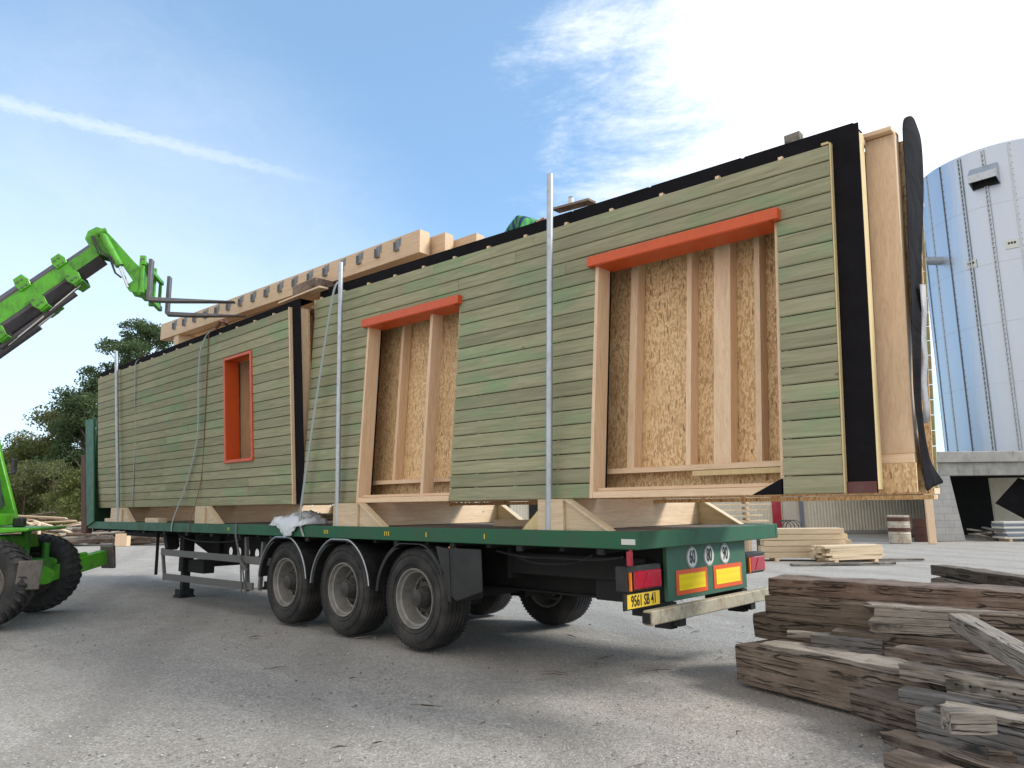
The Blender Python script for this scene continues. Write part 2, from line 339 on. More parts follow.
trk = N(nt_, 'ShaderNodeTexWave'); trk.inputs['Scale'].default_value = .19; trk.inputs['Distortion'].default_value = 5; trk.inputs['Detail'].default_value = 4; trk.inputs['Detail Scale'].default_value = .6
nt_.links.new(coords(nt_, (1, 1, 1), rot=(0, 0, R(-62))), trk.inputs['Vector'])
c = mixc(nt_, math_n(nt_, 'MULTIPLY', smooth(nt_, trk.outputs[1], .72, .95), .26), c, (.20, .185, .165))
stn = noise(nt_, coords(nt_, (1, 1, 1)), .9, 9, .72, 1.2)
c = mixc(nt_, math_n(nt_, 'MULTIPLY', smooth(nt_, stn, .60, .74), .55), c, (.13, .122, .112))
c = mixc(nt_, math_n(nt_, 'MULTIPLY', smooth(nt_, fine, .55, .7), .35), c, (.12, .11, .10))
nt_.links.new(c, b.inputs['Base Color']); b.inputs['Roughness'].default_value = .95
h = math_n(nt_, 'ADD', math_n(nt_, 'ADD', math_n(nt_, 'MULTIPLY', vo.outputs['Distance'], .35), math_n(nt_, 'MULTIPLY', fine, .5)), math_n(nt_, 'MULTIPLY', mid, 1.5))
bump(nt_, b, h, .65, .025); M['ground'] = m
m, nt_, b = mat_new('small_stones'); c = ramp(nt_, island(nt_), [(0, (.16, .15, .14)), (.6, (.34, .33, .31)), (1, (.55, .53, .50))]); nt_.links.new(c, b.inputs['Base Color']); b.inputs['Roughness'].default_value = .9; M['stones'] = m
m, nt_, b = mat_new('grass_verge'); c = mixc(nt_, noise(nt_, coords(nt_), .7, 8, .7), (.05, .07, .02), (.13, .12, .06)); nt_.links.new(c, b.inputs['Base Color']); b.inputs['Roughness'].default_value = .95; M['verge'] = m
# silo metal
m, nt_, b = mat_new('silo_sheet')
n1 = noise(nt_, coords(nt_, (1, 1, .18)), 1.6, 5, .6); b.inputs['Metallic'].default_value = .92
c = mixc(nt_, n1, (.42, .47, .55), (.56, .60, .66)); nt_.links.new(c, b.inputs['Base Color'])
rr = N(nt_, 'ShaderNodeMapRange'); rr.inputs['To Min'].default_value = .30; rr.inputs['To Max'].default_value = .48; nt_.links.new(n1, rr.inputs[0]); nt_.links.new(rr.outputs[0], b.inputs['Roughness'])
bump(nt_, b, noise(nt_, coords(nt_, (1, 1, .22)), 1.1, 3), .28, .12); M['silo'] = m
m, nt_, b = mat_new('concrete')
c = ramp(nt_, noise(nt_, coords(nt_), 1.8, 9, .7), [(.3, (.24, .235, .225)), (.7, (.44, .43, .40))]); c = mixc(nt_, smooth(nt_, noise(nt_, coords(nt_, (1, 1, .25)), 3, 6), .55, .75), c, (.16, .155, .14))
nt_.links.new(c, b.inputs['Base Color']); b.inputs['Roughness'].default_value = .9; bump(nt_, b, noise(nt_, coords(nt_), 30, 6), .3, .01); M['concrete'] = m
m, nt_, b = mat_new('concrete_blocks')
br = N(nt_, 'ShaderNodeTexBrick'); br.inputs['Scale'].default_value = 1; br.inputs['Brick Width'].default_value = .5; br.inputs['Row Height'].default_value = .25; br.inputs['Mortar Size'].default_value = .008
br.inputs['Color1'].default_value = (.34, .33, .32, 1); br.inputs['Color2'].default_value = (.40, .39, .37, 1); br.inputs['Mortar'].default_value = (.22, .21, .2, 1)
nt_.links.new(coords(nt_, rot=(R(90), 0, 0)), br.inputs['Vector']); nt_.links.new(mixc(nt_, .35, br.outputs[0], ramp(nt_, noise(nt_, coords(nt_), 2, 8, .7), [(.3, .2), (.7, .5)])), b.inputs['Base Color']); b.inputs['Roughness'].default_value = .92; M['blocks'] = m
M['beige'] = paint('beige_sheet', (.66, .61, .50), .5, .35, (.33, .30, .24), scale=1.2)
M['beige2'] = paint('pale_door', (.55, .49, .42), .5, .3, (.3, .27, .22), scale=2)
M['greyblue'] = paint('grey_blue_door', (.17, .20, .25), .5, .3, scale=2)
M['turq'] = paint('turquoise_cabinet', (.03, .27, .24), .4, .3, scale=3)
M['barrelp'] = paint('barrel_paint', (.50, .46, .38), .5, .8, (.20, .10, .06), scale=4, scratch=.8)
M['rusty'] = paint('rusty_post', (.10, .042, .03), .8, .6, (.05, .03, .025), scale=4)
# foliage
def leafmat(name, a, bcol, c2):
    m, nt, b = mat_new(name); c = ramp(nt, island(nt), [(0, a), (.6, bcol), (1, c2)])
    c = mixc(nt, smooth(nt, noise(nt, coords(nt), .9, 4), .35, .7), c, a)
    nt.links.new(c, b.inputs['Base Color']); b.inputs['Roughness'].default_value = .65
    tl = N(nt, 'ShaderNodeBsdfTranslucent'); nt.links.new(c, tl.inputs['Color']); mx = N(nt, 'ShaderNodeMixShader'); mx.inputs[0].default_value = .5
    nt.links.new(b.outputs[0], mx.inputs[1]); nt.links.new(tl.outputs[0], mx.inputs[2]); nt.links.new(mx.outputs[0], nt.nodes['Material Output'].inputs[0])
    return m
M['pine'] = leafmat('pine_needles', (.06, .10, .04), (.12, .18, .07), (.19, .25, .11))
M['bush'] = leafmat('bush_leaves', (.08, .10, .025), (.19, .22, .06), (.28, .30, .10))
M['oak'] = leafmat('brownish_leaves', (.10, .12, .045), (.20, .215, .08), (.28, .28, .13))
m, nt_, b = mat_new('bark'); c = mixc(nt_, noise(nt_, coords(nt_, (3, 3, .6)), 4, 6), (.05, .035, .025), (.16, .12, .09)); nt_.links.new(c, b.inputs['Base Color']); b.inputs['Roughness'].default_value = .9; M['bark'] = m
M['skin'] = flat('skin', (.42, .24, .16), .55); M['denim'] = flat('work_trousers', (.05, .06, .09), .8); M['hair'] = flat('dark_hair', (.03, .02, .015), .7); M['boot'] = flat('boot_leather', (.06, .04, .03), .7)
m, nt_, b = mat_new('plaid_shirt')
w1 = N(nt_, 'ShaderNodeTexWave'); w1.bands_direction = 'X'; w1.inputs['Scale'].default_value = 3.2; nt_.links.new(coords(nt_), w1.inputs['Vector'])
w2 = N(nt_, 'ShaderNodeTexWave'); w2.bands_direction = 'Y'; w2.inputs['Scale'].default_value = 3.4; nt_.links.new(coords(nt_), w2.inputs['Vector'])
c = mixc(nt_, smooth(nt_, w1.outputs[1], .45, .55), (.06, .34, .05), (.012, .03, .10)); c = mixc(nt_, math_n(nt_, 'MULTIPLY', smooth(nt_, w2.outputs[1], .5, .6), .45), c, (.02, .06, .15))
nt_.links.new(c, b.inputs['Base Color']); b.inputs['Roughness'].default_value = .85; M['plaid'] = m

# ------------------------------------------------------------------ the setting
g = MB()
# one ground sheet, gently uneven near the camera
nx = 90
xs = np.concatenate([np.linspace(-900, -40, 8), np.linspace(-36, 30, 74), np.linspace(40, 900, 8)])
ys = np.concatenate([np.linspace(-600, -30, 6), np.linspace(-26, 50, 84), np.linspace(60, 900, 8)])
V = []
for y in ys:
    for x in xs:
        z = -0.012 + .012 * math.sin(x * .7 + y * .3) * math.sin(y * .55 - x * .2)
        if x < -45 or y > 70: z -= .05
        V.append((x, y, z))
F = [(j * len(xs) + i, j * len(xs) + i + 1, (j + 1) * len(xs) + i + 1, (j + 1) * len(xs) + i) for j in range(len(ys) - 1) for i in range(len(xs) - 1)]
o = arrmesh('ground', V, F, M['ground']); tag(o, kind='structure')
for p in o.data.polygons: p.use_smooth = True
E1 = Vector((.7195, .6944, 0)).normalized(); E2 = Vector((-.6931, .7208, 0)).normalized()
def G(r, d, z=0): # r metres to the right of the view axis, d metres away on the ground
    return Vector((CP.x, CP.y, 0)) + E1 * r + E2 * d + Vector((0, 0, z))
def GX(u, d, z=0): return G((u - 512) / 723.5 * (d * .986 + (z - 1.44) * .166), d, z)
def zat(v, u, d):
    v = v - (u - 512) * .0114; return 1.44 + d * math.tan(.1674 + math.atan((384 - v) / 723.5))
# small stones
def stones(n, rng, smin, smax):
    V = []; F = []
    base = np.array([(1, 0, 0), (-1, 0, 0), (0, 1, 0), (0, -1, 0), (0, 0, 1), (0, 0, -1)], float)
    fc = [(0, 2, 4), (2, 1, 4), (1, 3, 4), (3, 0, 4), (2, 0, 5), (1, 2, 5), (3, 1, 5), (0, 3, 5)]
    for i in range(n):
        d = 2.2 + 12 * random.random() ** 1.6; r = (random.random() - .5) * 1.6 * d; p = G(r, d)
        s = smin + (smax - smin) * random.random() ** 4
        a = random.random() * 6.28; sx, sy, sz = s * random.uniform(.7, 1.4), s * random.uniform(.6, 1), s * random.uniform(.35, .7)
        b = base * (1 + np.random.uniform(-.25, .25, (6, 3))) * (sx, sy, sz)
        x = b[:, 0] * math.cos(a) - b[:, 1] * math.sin(a) + p.x; y = b[:, 0] * math.sin(a) + b[:, 1] * math.cos(a) + p.y
        o = len(V); V += list(zip(x, y, b[:, 2] + sz * .3 - .006)); F += [(q[0] + o, q[1] + o, q[2] + o) for q in fc]
    return V, F
V, F = stones(16000, None, .003, .015); tag(arrmesh('gravel', V, F, M['stones']), 'loose pale gravel scattered over the yard', 'gravel', kind='stuff')
# far verge and wood on the left
v_ = MB(); P = [GX(-400, 52), GX(300, 52), GX(900, 120), GX(900, 300), GX(-400, 300)]
v_.add([(p.x, p.y, .02) for p in P], [(0, 1, 2, 3, 4)]); tag(v_.build('grass_verge', M['verge']), kind='structure')

def leaves(centres, n, size, flat=.6):
    """many small leaf quads spread over clump centres (cx,cy,cz,r)"""
    C_ = np.array(centres, float); wts = C_[:, 3] ** 2; wts /= wts.sum()
    idx = np.random.choice(len(C_), n, p=wts); c = C_[idx]
    d = np.random.normal(size=(n, 3)); d /= np.linalg.norm(d, axis=1)[:, None]
    rad = c[:, 3:4] * (np.random.rand(n, 1) ** .6) * 1.1; p = c[:, :3] + d * rad * (1, 1, flat)
    a = np.random.normal(size=(n, 3)); a /= np.linalg.norm(a, axis=1)[:, None]
    b_ = np.cross(a, np.random.normal(size=(n, 3))); b_ /= np.linalg.norm(b_, axis=1)[:, None]
    s = size * np.random.uniform(.5, 1.3, (n, 1)); a = a * s; b_ = b_ * s * .55
    V = np.stack([p - a, p - b_, p + a, p + b_], 1).reshape(-1, 3); F = np.arange(4 * n).reshape(-1, 4)
    return V, F
def tree(name, base, h, cr, label, cat, mat, nclump, nleaf, lsize, clump_r, crown_z=(.35, 1.0), group=None, shape=1.0, trunk_r=.16, seed=1):
    rs = random.Random(seed)
    t = empty(name, base, label, cat, group)
    cl = []; tk = MB(); lean = Vector((rs.uniform(-.4, .4), rs.uniform(-.4, .4), 0))
    top = Vector((lean.x, lean.y, h * .93))
    tk.tube([Vector((0, 0, -.05)), top * .33 + Vector((.1, 0, 0)), top * .7, top], [trunk_r * 1.3, trunk_r, trunk_r * .55, .02], 8)
    lm = MB()
    for i in range(nclump):
        f = rs.uniform(*crown_z); a = rs.uniform(0, 6.283)
        env = math.sin(math.pi * min(1, max(.05, (f - crown_z[0]) / (crown_z[1] - crown_z[0]) * .8 + .15))) ** shape
        rr = cr * env * rs.uniform(.35, 1.0)
        e = Vector((math.cos(a) * rr, math.sin(a) * rr, h * f)) + lean * f; r0 = clump_r * rs.uniform(.6, 1.25)
        cl.append((e.x, e.y, e.z, r0))
        s0 = Vector((lean.x * f * .7, lean.y * f * .7, h * max(.2, f - .16)))
        lm.tube([s0, (s0 + e) / 2 + Vector((0, 0, .15)), e], [trunk_r * .3, trunk_r * .18, .015], 5)
    tk.build('trunk', M['bark'], t, smooth=True); lm.build('limbs', M['bark'], t, smooth=True)
    cl = [(a, b, c, r_ * 1.25) for a, b, c, r_ in cl]; V, F = leaves(cl, int(nleaf * 1.5), lsize * .72); arrmesh('crown', V, F, mat, t)
    return t
grp = 'trees beyond the yard on the left'
tree('pine_tree', GX(128, 48), 14.2, 3.9, 'tall open pine rising behind the far end of the load', 'tree', M['pine'], 80, 17000, .13, .55, (.45, 1.0), grp, .8, .2, 3)
tree('pine_tree', GX(78, 46), 9.6, 2.9, 'dark pine with a spreading crown left of the green headboard', 'tree', M['pine'], 60, 14000, .13, .6, (.3, 1), grp, .8, .18, 5)
tree('leafy_tree', GX(38, 50), 8.0, 3.2, 'rounded dull green tree between the cab and the pines', 'tree', M['oak'], 30, 12000, .15, .95, (.12, 1), grp, .6, .18, 8)
tree('leafy_tree', GX(4, 54), 6.6, 3.0, 'low brownish tree behind the green cab at the left edge', 'tree', M['oak'], 26, 9000, .15, .9, (.1, 1), grp, .6, .15, 9)
tree('leafy_tree', GX(-60, 50), 8.0, 3.6, 'leafy tree standing left beyond the telehandler cab', 'tree', M['oak'], 26, 9000, .16, 1.0, (.15, 1), grp, .6, .15, 10)
tree('leafy_tree', GX(215, 54), 8.0, 3.6, 'leafy tree hidden behind the middle of the load', 'tree', M['oak'], 26, 8000, .17, 1.0, (.15, 1), grp, .6, .15, 12)
tree('bush', GX(78, 38), 3.4, 1.7, 'yellow-green bush beside the rusty post and headboard', 'bush', M['bush'], 30, 9000, .09, .55, (.08, 1), 'bushes behind the wood heaps', .5, .06, 14)
tree('bush', GX(52, 42), 4.2, 2.0, 'dull olive bush behind the tilted heap of planks', 'bush', M['oak'], 30, 9000, .10, .6, (.08, 1), 'bushes behind the wood heaps', .5, .06, 15)
tree('bush', GX(20, 44), 4.0, 2.2, 'olive bush just right of the telehandler mirror', 'bush', M['oak'], 30, 9000, .10, .6, (.05, 1), 'bushes behind the wood heaps', .5, .06, 16)
tree('bush', GX(110, 44), 5.0, 2.2, 'dark bush half hidden behind the green headboard', 'bush', M['oak'], 30, 8000, .10, .6, (.05, 1), 'bushes behind the wood heaps', .5, .06, 17)
for i, (u, d, h, r, mt) in enumerate(((60, 52, 6.5, 3.2, 'oak'), (95, 50, 7.5, 3.0, 'pine'), (28, 47, 5.4, 2.8, 'bush'), (-20, 49, 5.6, 3.0, 'oak'), (165, 52, 8.5, 3.2, 'pine'))):
    tree('leafy_tree', GX(u, d), h, r, ('rounded olive tree filling the gap under the pines', 'dark green tree directly left of the load end', 'yellowish tree between the cab and the plank heap', 'low tree just beyond the left edge of the photo', 'dark tree hidden behind the front panel')[i], 'tree', M[mt], 40, 12000, .13, .85, (.08, 1), grp, .5, .15, 30 + i)
# far wood as one mass
cl = []
for i in range(150):
    u = -700 + 1080 * random.random(); d = random.uniform(62, 95); p = GX(u, d); cl.append((p.x, p.y, random.uniform(.5, 4.2), random.uniform(1.4, 2.6)))
for i in range(60):
    p = GX(300 + 900 * random.random(), random.uniform(95, 130)); cl.append((p.x, p.y, random.uniform(.5, 3.5), random.uniform(1.6, 2.8)))
V, F = leaves(cl, 42000, .33, .9); tag(arrmesh('far_wood', V, F, M['oak']), 'far olive wood closing the horizon behind the yard', 'wood', kind='stuff')

# ------------------------------------------------------------------ hall (right background)
A_ = Vector((-9.14, 29.31, 0)); wd = E1.copy(); wn = -E2.copy()
hall_o = A_ - wd * 13
hall = empty('workshop_hall', hall_o, 'long beige ribbed sheet metal hall seen under the raised load', 'building')
def H_(s, z, d=0): return hall_o + wd * s + wn * d + Vector((0, 0, z))
L0, L1, HH = 0, 20.2, 3.3
mb = MB()
mb.prism([(L0, 0), (L1, 0), (L1, HH), (L0, HH)], -9, 0, lambda a, b, d: H_(a, b, d))
mb.build('core', M['beige2'], hall, hall_o)
mb = MB(); s = L0; sheet = MB()
while s < L1:
    for a, b_, d in ((0, .07, .035), (.07, .11, .0)):
        pass
    sheet.add([H_(s, .12, .012), H_(s + .05, .12, .012), H_(s + .075, .12, .03), H_(s + .125, .12, .03), H_(s + .15, .12, .012),
               H_(s, HH - .05, .012), H_(s + .05, HH - .05, .012), H_(s + .075, HH - .05, .03), H_(s + .125, HH - .05, .03), H_(s + .15, HH - .05, .012)],
              [(0, 1, 6, 5), (1, 2, 7, 6), (2, 3, 8, 7), (3, 4, 9, 8)]); s += .15
sheet.build('ribbed_cladding', M['beige'], hall, hall_o)
mb.prism([(L0 - .1, HH), (L1 + .1, HH), (L1 + .1, HH + .18), (L0 - .1, HH + .18)], -9.1, .15, lambda a, b, d: H_(a, b, d)); mb.build('roof_edge', M['galv'], hall, hall_o)
mb = MB(); mb.prism([(L0, .0), (L1, .0), (L1, .14), (L0, .14)], .0, .07, lambda a, b, d: H_(a, b, d)); mb.build('base_kerb', M['concrete'], hall, hall_o)
def hall_panel(u0, u1, d0, z0, z1, name, mat, lab=None):
    s0 = (GX(u0, 34.4) - hall_o).dot(wd); s1 = (GX(u1, 34.4) - hall_o).dot(wd)
    q = MB(); q.prism([(s0, z0), (s1, z0), (s1, z1), (s0, z1)], .055, d0, lambda a, b, d: H_(a, b, d)); return q.build(name, mat, hall, hall_o, .006)
hall_panel(777, 786, .10, .1, 2.9, 'door', M['redlens']); hall_panel(788, 802, .09, .1, 2.9, 'door', M['beige2']); hall_panel(805, 809, .12, .1, 3.0, 'door_post', M['greyblue'])
hall_panel(492, 508, .08, .1, 2.8, 'window', M['dark']); hall_panel(528, 546, .08, .1, 2.8, 'window', M['dark'])  # solid black panels, the shade of two openings put into colour
for o_ in hall.children:
    if o_.name.startswith('window'): o_.name = 'opening_shade'
# ------------------------------------------------------------------ silo
SC = Vector((.45, 36.3, 3.3)); SR = 3.8; ST = 17.35
silo = empty('silo', SC, 'tall round silo of shiny riveted metal sheets on a concrete platform', 'silo')
mb = MB(); n = 96; a0 = math.atan2(CP.y - SC.y, CP.x - SC.x)
mb.lathe([(0, 0.01), (0, SR), (ST - SC.z, SR), (ST - SC.z + .25, SR - .5), (ST - SC.z + .9, .2), (ST - SC.z + .95, .01)], SC, 'Z', n); mb.build('shell', M['silo'], silo, SC, smooth=True)
mb = MB()
for zz in (3.2, 5.9, 8.6, 11.3): mb.lathe([(zz, SR - .01), (zz, SR + .006), (zz + .02, SR + .006), (zz + .02, SR - .01)], SC, 'Z', n)
mb.build('sheet_joint', M['galv'], silo, SC, smooth=True)
def sp_(a, r, z): return (SC.x + r * math.cos(a), SC.y + r * math.sin(a), z)
for k in range(24):
    a = a0 + R(15) * k + R(4); wdt = .055
    q = MB(); da = wdt / SR
    if k in (22, 23):    # perforated ladder-like stiffeners
        for s_ in (-1, 1): q.bar(sp_(a + s_ * da, SR + .05, SC.z), sp_(a + s_ * da, SR + .05, ST - .1), .04, .06, (math.cos(a), math.sin(a), 0))
        z = SC.z + .1
        while z < ST - .3: q.bar(sp_(a - da, SR + .05, z), sp_(a + da, SR + .05, z), .035, .05, (0, 0, 1)); z += .22
        q.build('perforated_stiffener', M['galv'], silo, SC)
    else:
        q.bar(sp_(a, SR + .012, SC.z), sp_(a, SR + .012, ST - .05), .05 if k % 2 else .09, .03, (math.cos(a), math.sin(a), 0)); q.build('stiffener', M['steel'] if k % 2 else M['galv'], silo, SC)
q = MB(); z = SC.z + .15
while z < ST - .1:
    for k in range(24):
        a = a0 + R(15) * k + R(4) + .018
        p = sp_(a, SR + .01, z); q.box(p[0] - .012, p[0] + .012, p[1] - .012, p[1] + .012, z - .012, z + .012)
    z += .3
q.build('rivet_rows', M['steel'], silo, SC)
# hood near the top
ah = a0 + R(-11)   # towards the left as seen
q = MB(); er = Vector((math.cos(ah), math.sin(ah), 0)); et = Vector((-math.sin(ah), math.cos(ah), 0)); hc = Vector(sp_(ah, SR, 15.9))
hp = lambda a, b, d: hc + er * a + Vector((0, 0, b)) + et * d
q.prism([(-.2, .55), (.15, .55), (.62, .1), (.62, -.25), (.58, -.25), (.58, .06), (.13, .5), (-.2, .5)], -.55, .55, hp)
q.prism([(-.1, .5), (.13, .5), (.58, .06), (.58, -.25), (-.1, -.45)], -.55, -.52, hp); q.prism([(-.1, .5), (.13, .5), (.58, .06), (.58, -.25), (-.1, -.45)], .52, .55, hp)
hood = q.build('outlet_hood', M['galv'], silo, SC)
q = MB(); q.prism([(.02, .45), (.1, .45), (.1, -.4), (.02, -.4)], -.5, .5, hp); q.build('opening_shade', M['dark'], hood, SC)  # black plate painted as the shade inside the hood
ap = a0 + R(-52)
q = MB(); er2 = Vector((math.cos(ap), math.sin(ap), 0)); pc = Vector(sp_(ap, SR - .1, zat(268, 930, 33))); ov = -E1 * .9 - E2 * .2
q.tube([pc, pc + er2 * .5, pc + er2 * .5 + ov], .2, 16); pob = q.build('outlet_pipe', M['galv'], silo, SC, smooth=True)
for (aa, zz) in ((R(-1), 12.6), (R(-26), 12.1)):
    p = Vector(sp_(a0 + aa, SR + .02, zz)); et2 = Vector((-math.sin(a0 + aa), math.cos(a0 + aa), 0)); en = Vector((math.cos(a0 + aa), math.sin(a0 + aa), 0))
    q = MB(); q.prism([(-.24, -.2), (.24, -.2), (.24, .2), (-.24, .2)], 0, .01, lambda a, b, d: p + et2 * a + Vector((0, 0, b)) + en * d); st = q.build('sticker', M['white'], silo, SC)
    q = MB()
    for k in range(3): q.prism([(-.15 + k * .11, -.0), (-.07 + k * .11, -.0), (-.07 + k * .11, .1), (-.15 + k * .11, .1)], .011, .014, lambda a, b, d: p + et2 * a + Vector((0, 0, b)) + en * d)
    q.build('print', M['black'], st, SC)
# platform
po = GX(936, 27)
plat = empty('concrete_platform', po, 'grey concrete platform on block pillars carrying the silo', 'platform')
def P_(r, d, z): return po + E1 * r + E2 * d + Vector((0, 0, z))
q = MB(); q.prism([(-.25, 2.86), (10, 2.86), (10, 3.26), (-.25, 3.26)], -.15, 16, lambda a, b, d: P_(a, d, b)); q.build('slab', M['concrete'], plat, po, .02)
q = MB(); q.prism([(0, 2.38), (10, 2.38), (10, 2.855), (0, 2.855)], 0, .5, lambda a, b, d: P_(a, d, b)); q.build('beam', M['concrete'], plat, po, .015)
q = MB(); q.prism([(-.02, 0), (1.05, 0), (.72, 2.375), (-.02, 2.375)], 0, .5, lambda a, b, d: P_(a, d, b)); q.build('pillar', M['blocks'], plat, po, .015)
q = MB(); q.prism([(2.6, 0), (10, 0), (10, 2.85), (2.6, 2.85)], 5, 5.3, lambda a, b, d: P_(a, d, b)); q.build('rear_wall', M['frame'], plat, po)  # wall coloured near black to stand for the shade under the slab
q = MB(); q.prism([(5.6, 0), (6.2, 0), (6.2, 2.85), (5.6, 2.85)], 0, .5, lambda a, b, d: P_(a, d, b)); q.build('pillar', M['blocks'], plat, po)
q = MB(); q.prism([(4.2, .05), (7.5, .05), (7.5, 2.37), (4.15, 2.37)], 3, 3.1, lambda a, b, d: P_(a, d, b)); tag(q.build('inner_panel', M['beige'], plat, po), 'pale ribbed panel under the slab')
# black sheet hanging, board stack, cabinet, barrels, post
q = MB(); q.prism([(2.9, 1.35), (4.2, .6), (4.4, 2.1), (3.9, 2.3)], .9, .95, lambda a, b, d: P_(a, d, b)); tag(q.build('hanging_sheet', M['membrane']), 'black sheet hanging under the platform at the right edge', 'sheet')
for k in range(7):
    q = MB(); q.box(-1.1, 1.1, -.35, .35, 0, .075); p = P_(3.2 + random.uniform(-.05, .05), -.3, .1 + k * .088)
    m_ = M['greyblue'] if k % 2 else M['white']
    o_ = q.build('board', m_, loc=p, rot=(0, 0, math.atan2(E1.y, E1.x) + random.uniform(-.03, .03)), bevel=.006); tag(o_, ('lowest', 'second', 'third', 'fourth', 'fifth', 'sixth', 'topmost')[k] + ' flat painted board of the stack at the right edge under the platform', 'board', 'stacked boards under the platform')
q = MB()
for s_ in (-.9, 0, .9): q.box(s_ - .05, s_ + .05, -.3, .3, 0, .1)
tag(q.build('bearer_set', M['spruce_x'], loc=P_(3.2, -.3, 0), rot=(0, 0, math.atan2(E1.y, E1.x))), 'low timber bearers under the stacked boards below the platform', 'bearer')
for k in range(6):
    q = MB(); q.box(-.6, .6, -.06, .06, -.03, .03); tag(q.build('scrap_wood', M['old_grey'], loc=P_(1.75 + random.uniform(-.4, .4), .5 + random.uniform(-.4, .6), .05 + .07 * k), rot=(0, random.uniform(-.25, .25), random.uniform(0, 3)), bevel=.004), 'piece of scrap wood in the dark heap under the platform', 'scrap wood', 'scrap wood under the platform')
cab = empty('cabinet', P_(.15, .6, 3.26), 'turquoise cabinet with a pale top half at the foot of the silo', 'cabinet')
q = MB(); q.prism([(.0, 3.26), (.42, 3.26), (.42, 4.1), (.0, 4.1)], .6, 1.0, lambda a, b, d: P_(a, d, b)); q.build('body', M['turq'], cab, P_(.15, .6, 3.26), .01)
q = MB(); q.prism([(-.03, 4.1), (.4, 4.1), (.4, 4.62), (-.03, 4.62)], .58, 1.0, lambda a, b, d: P_(a, d, b)); q.build('upper_box', M['galv'], cab, P_(.15, .6, 3.26), .01)
for (u, d, lab, hh) in ((899, 26.4, 'rusty whitish steel drum standing in front of the beige hall', .95), (922, 27.2, 'small dark drum beside the block pillar', .8)):
    p = GX(u, d); q = MB(); r = .36 if u < 910 else .3
    q.lathe([(0, .01), (0, r), (hh * .32, r), (hh * .34, r + .015), (hh * .36, r), (hh * .64, r), (hh * .66, r + .015), (hh * .68, r), (hh, r), (hh + .01, r + .01), (hh + .02, r - .01), (hh - .01, r - .03), (hh - .01, .01)], p, 'Z', 32)
    t = empty('drum', p, lab, 'drum'); q.build('drum_body', M['barrelp'] if u < 910 else M['rusty'], t, p, smooth=True)
    q = MB(); q.lathe([(hh * .42, r + .004), (hh * .56, r + .004)], p, 'Z', 32); q.build('rust_band', M['rusty'], t, p, smooth=True)
    q = MB(); q.lathe([(hh * .8, r + .004), (hh * .95, r + .004)], p, 'Z', 32); q.build('rust_band', M['rusty'], t, p, smooth=True)
q = MB(); q.box(-.13, .13, -.05, .05, 0, 2.1); tag(q.build('timber_post', M['spruce_z'], loc=GX(931.5, 25.6), rot=(0, 0, math.atan2(E1.y, E1.x)), bevel=.01), 'pale upright board standing against the block pillar', 'post')
q = MB(); q.tube([GX(929, 29, 0), GX(925.5, 29, 9.5)], .05, 8); tag(q.build('downpipe', M['white'], smooth=True), 'thin white pipe rising beside the left edge of the silo', 'pipe')
for k in range(5):
    q = MB(); q.box(-.5, .5, -.07, .07, -.04, .04); tag(q.build('scrap_wood', M['old'], loc=GX(915 + random.uniform(-5, 8), 28.2, .05 + k * .08), rot=(0, random.uniform(-.15, .15), random.uniform(0, 3)), bevel=.004), 'dark offcut in the small heap behind the drums', 'scrap wood', 'offcuts behind the drums')

# fresh plank stacks behind the trailer
def plank_stack(u, d, cols, layers, length, pw, th, rotz, lab, grp, jit=.04, z0=.08, gap=0, base='bearer'):
    p = GX(u, d); rt = Matrix.Rotation(rotz, 3, 'Z')
    for k in range(layers):
        for c in range(cols):
            q = MB(); L = length * random.uniform(.93, 1.04); q.box(-L / 2, L / 2, -pw / 2 + .003, pw / 2 - .003, 0, th)
            lp = rt @ Vector((random.uniform(-jit, jit), (c - (cols - 1) / 2) * pw, 0)) + p; lp.z = z0 + k * (th + gap)
            W8 = ('topmost', 'second highest', 'third highest', 'fourth highest', 'fifth highest', 'sixth highest', 'seventh highest', 'lowest')
            tag(q.build('plank', M['plank'], loc=lp, rot=(0, 0, rotz + random.uniform(-.02, .02)), bevel=.004), (('near ', 'far ') if cols == 2 else ('near ', 'middle ', 'far ') if cols == 3 else ('near ', 'second ', 'third ', 'far '))[c] + lab.replace('in the', 'in the ' + (W8[layers - 1 - k] if k else 'lowest') + ' layer of the', 1), 'plank', grp)
    for s_ in (-.35, .35):
        q = MB(); W_ = cols * pw / 2; q.box(-.05, .05, -W_, W_, .0, z0 - .002); lp = rt @ Vector((s_ * length, 0, 0)) + p
        tag(q.build('bearer', M['spruce_y'], loc=lp, rot=(0, 0, rotz)), 'bearer lying under ' + base, 'bearer', 'bearers under ' + base)
az_r = math.atan2(E1.y, E1.x)
plank_stack(802, 19.0, 3, 5, 2.1, .22, .135, az_r - .10, 'thick plank in the tall fresh stack by the trailer', 'planks in the tall fresh stack', .09, .08, .012, base='the tall fresh plank stack')
plank_stack(846, 18.2, 4, 6, 1.65, .16, .055, az_r + .28, 'thin plank in the low fresh stack toward the drums', 'planks in the low fresh stack', .09, base='the low fresh plank stack')
for i, (u, d, l, a) in enumerate(((825, 17.4, 1.7, .05), (868, 18.6, 2.6, -.05), (850, 17.5, 2.0, -.02))):
    q = MB(); q.box(-l / 2, l / 2, -.08, .08, 0, .05); tag(q.build('loose_plank', M['old_grey'], loc=GX(u, d), rot=(0, 0, az_r + a), bevel=.004), 'grey loose plank lying flat in front of the fresh plank stacks', 'plank', 'loose grey planks on the ground')
plank_stack(706, 22.0, 2, 8, 3.5, .2, .045, az_r + .05, 'board in the gapped stack behind the deck', 'boards in the stickered stack', .25, .75, .115, 'the stickered stack')
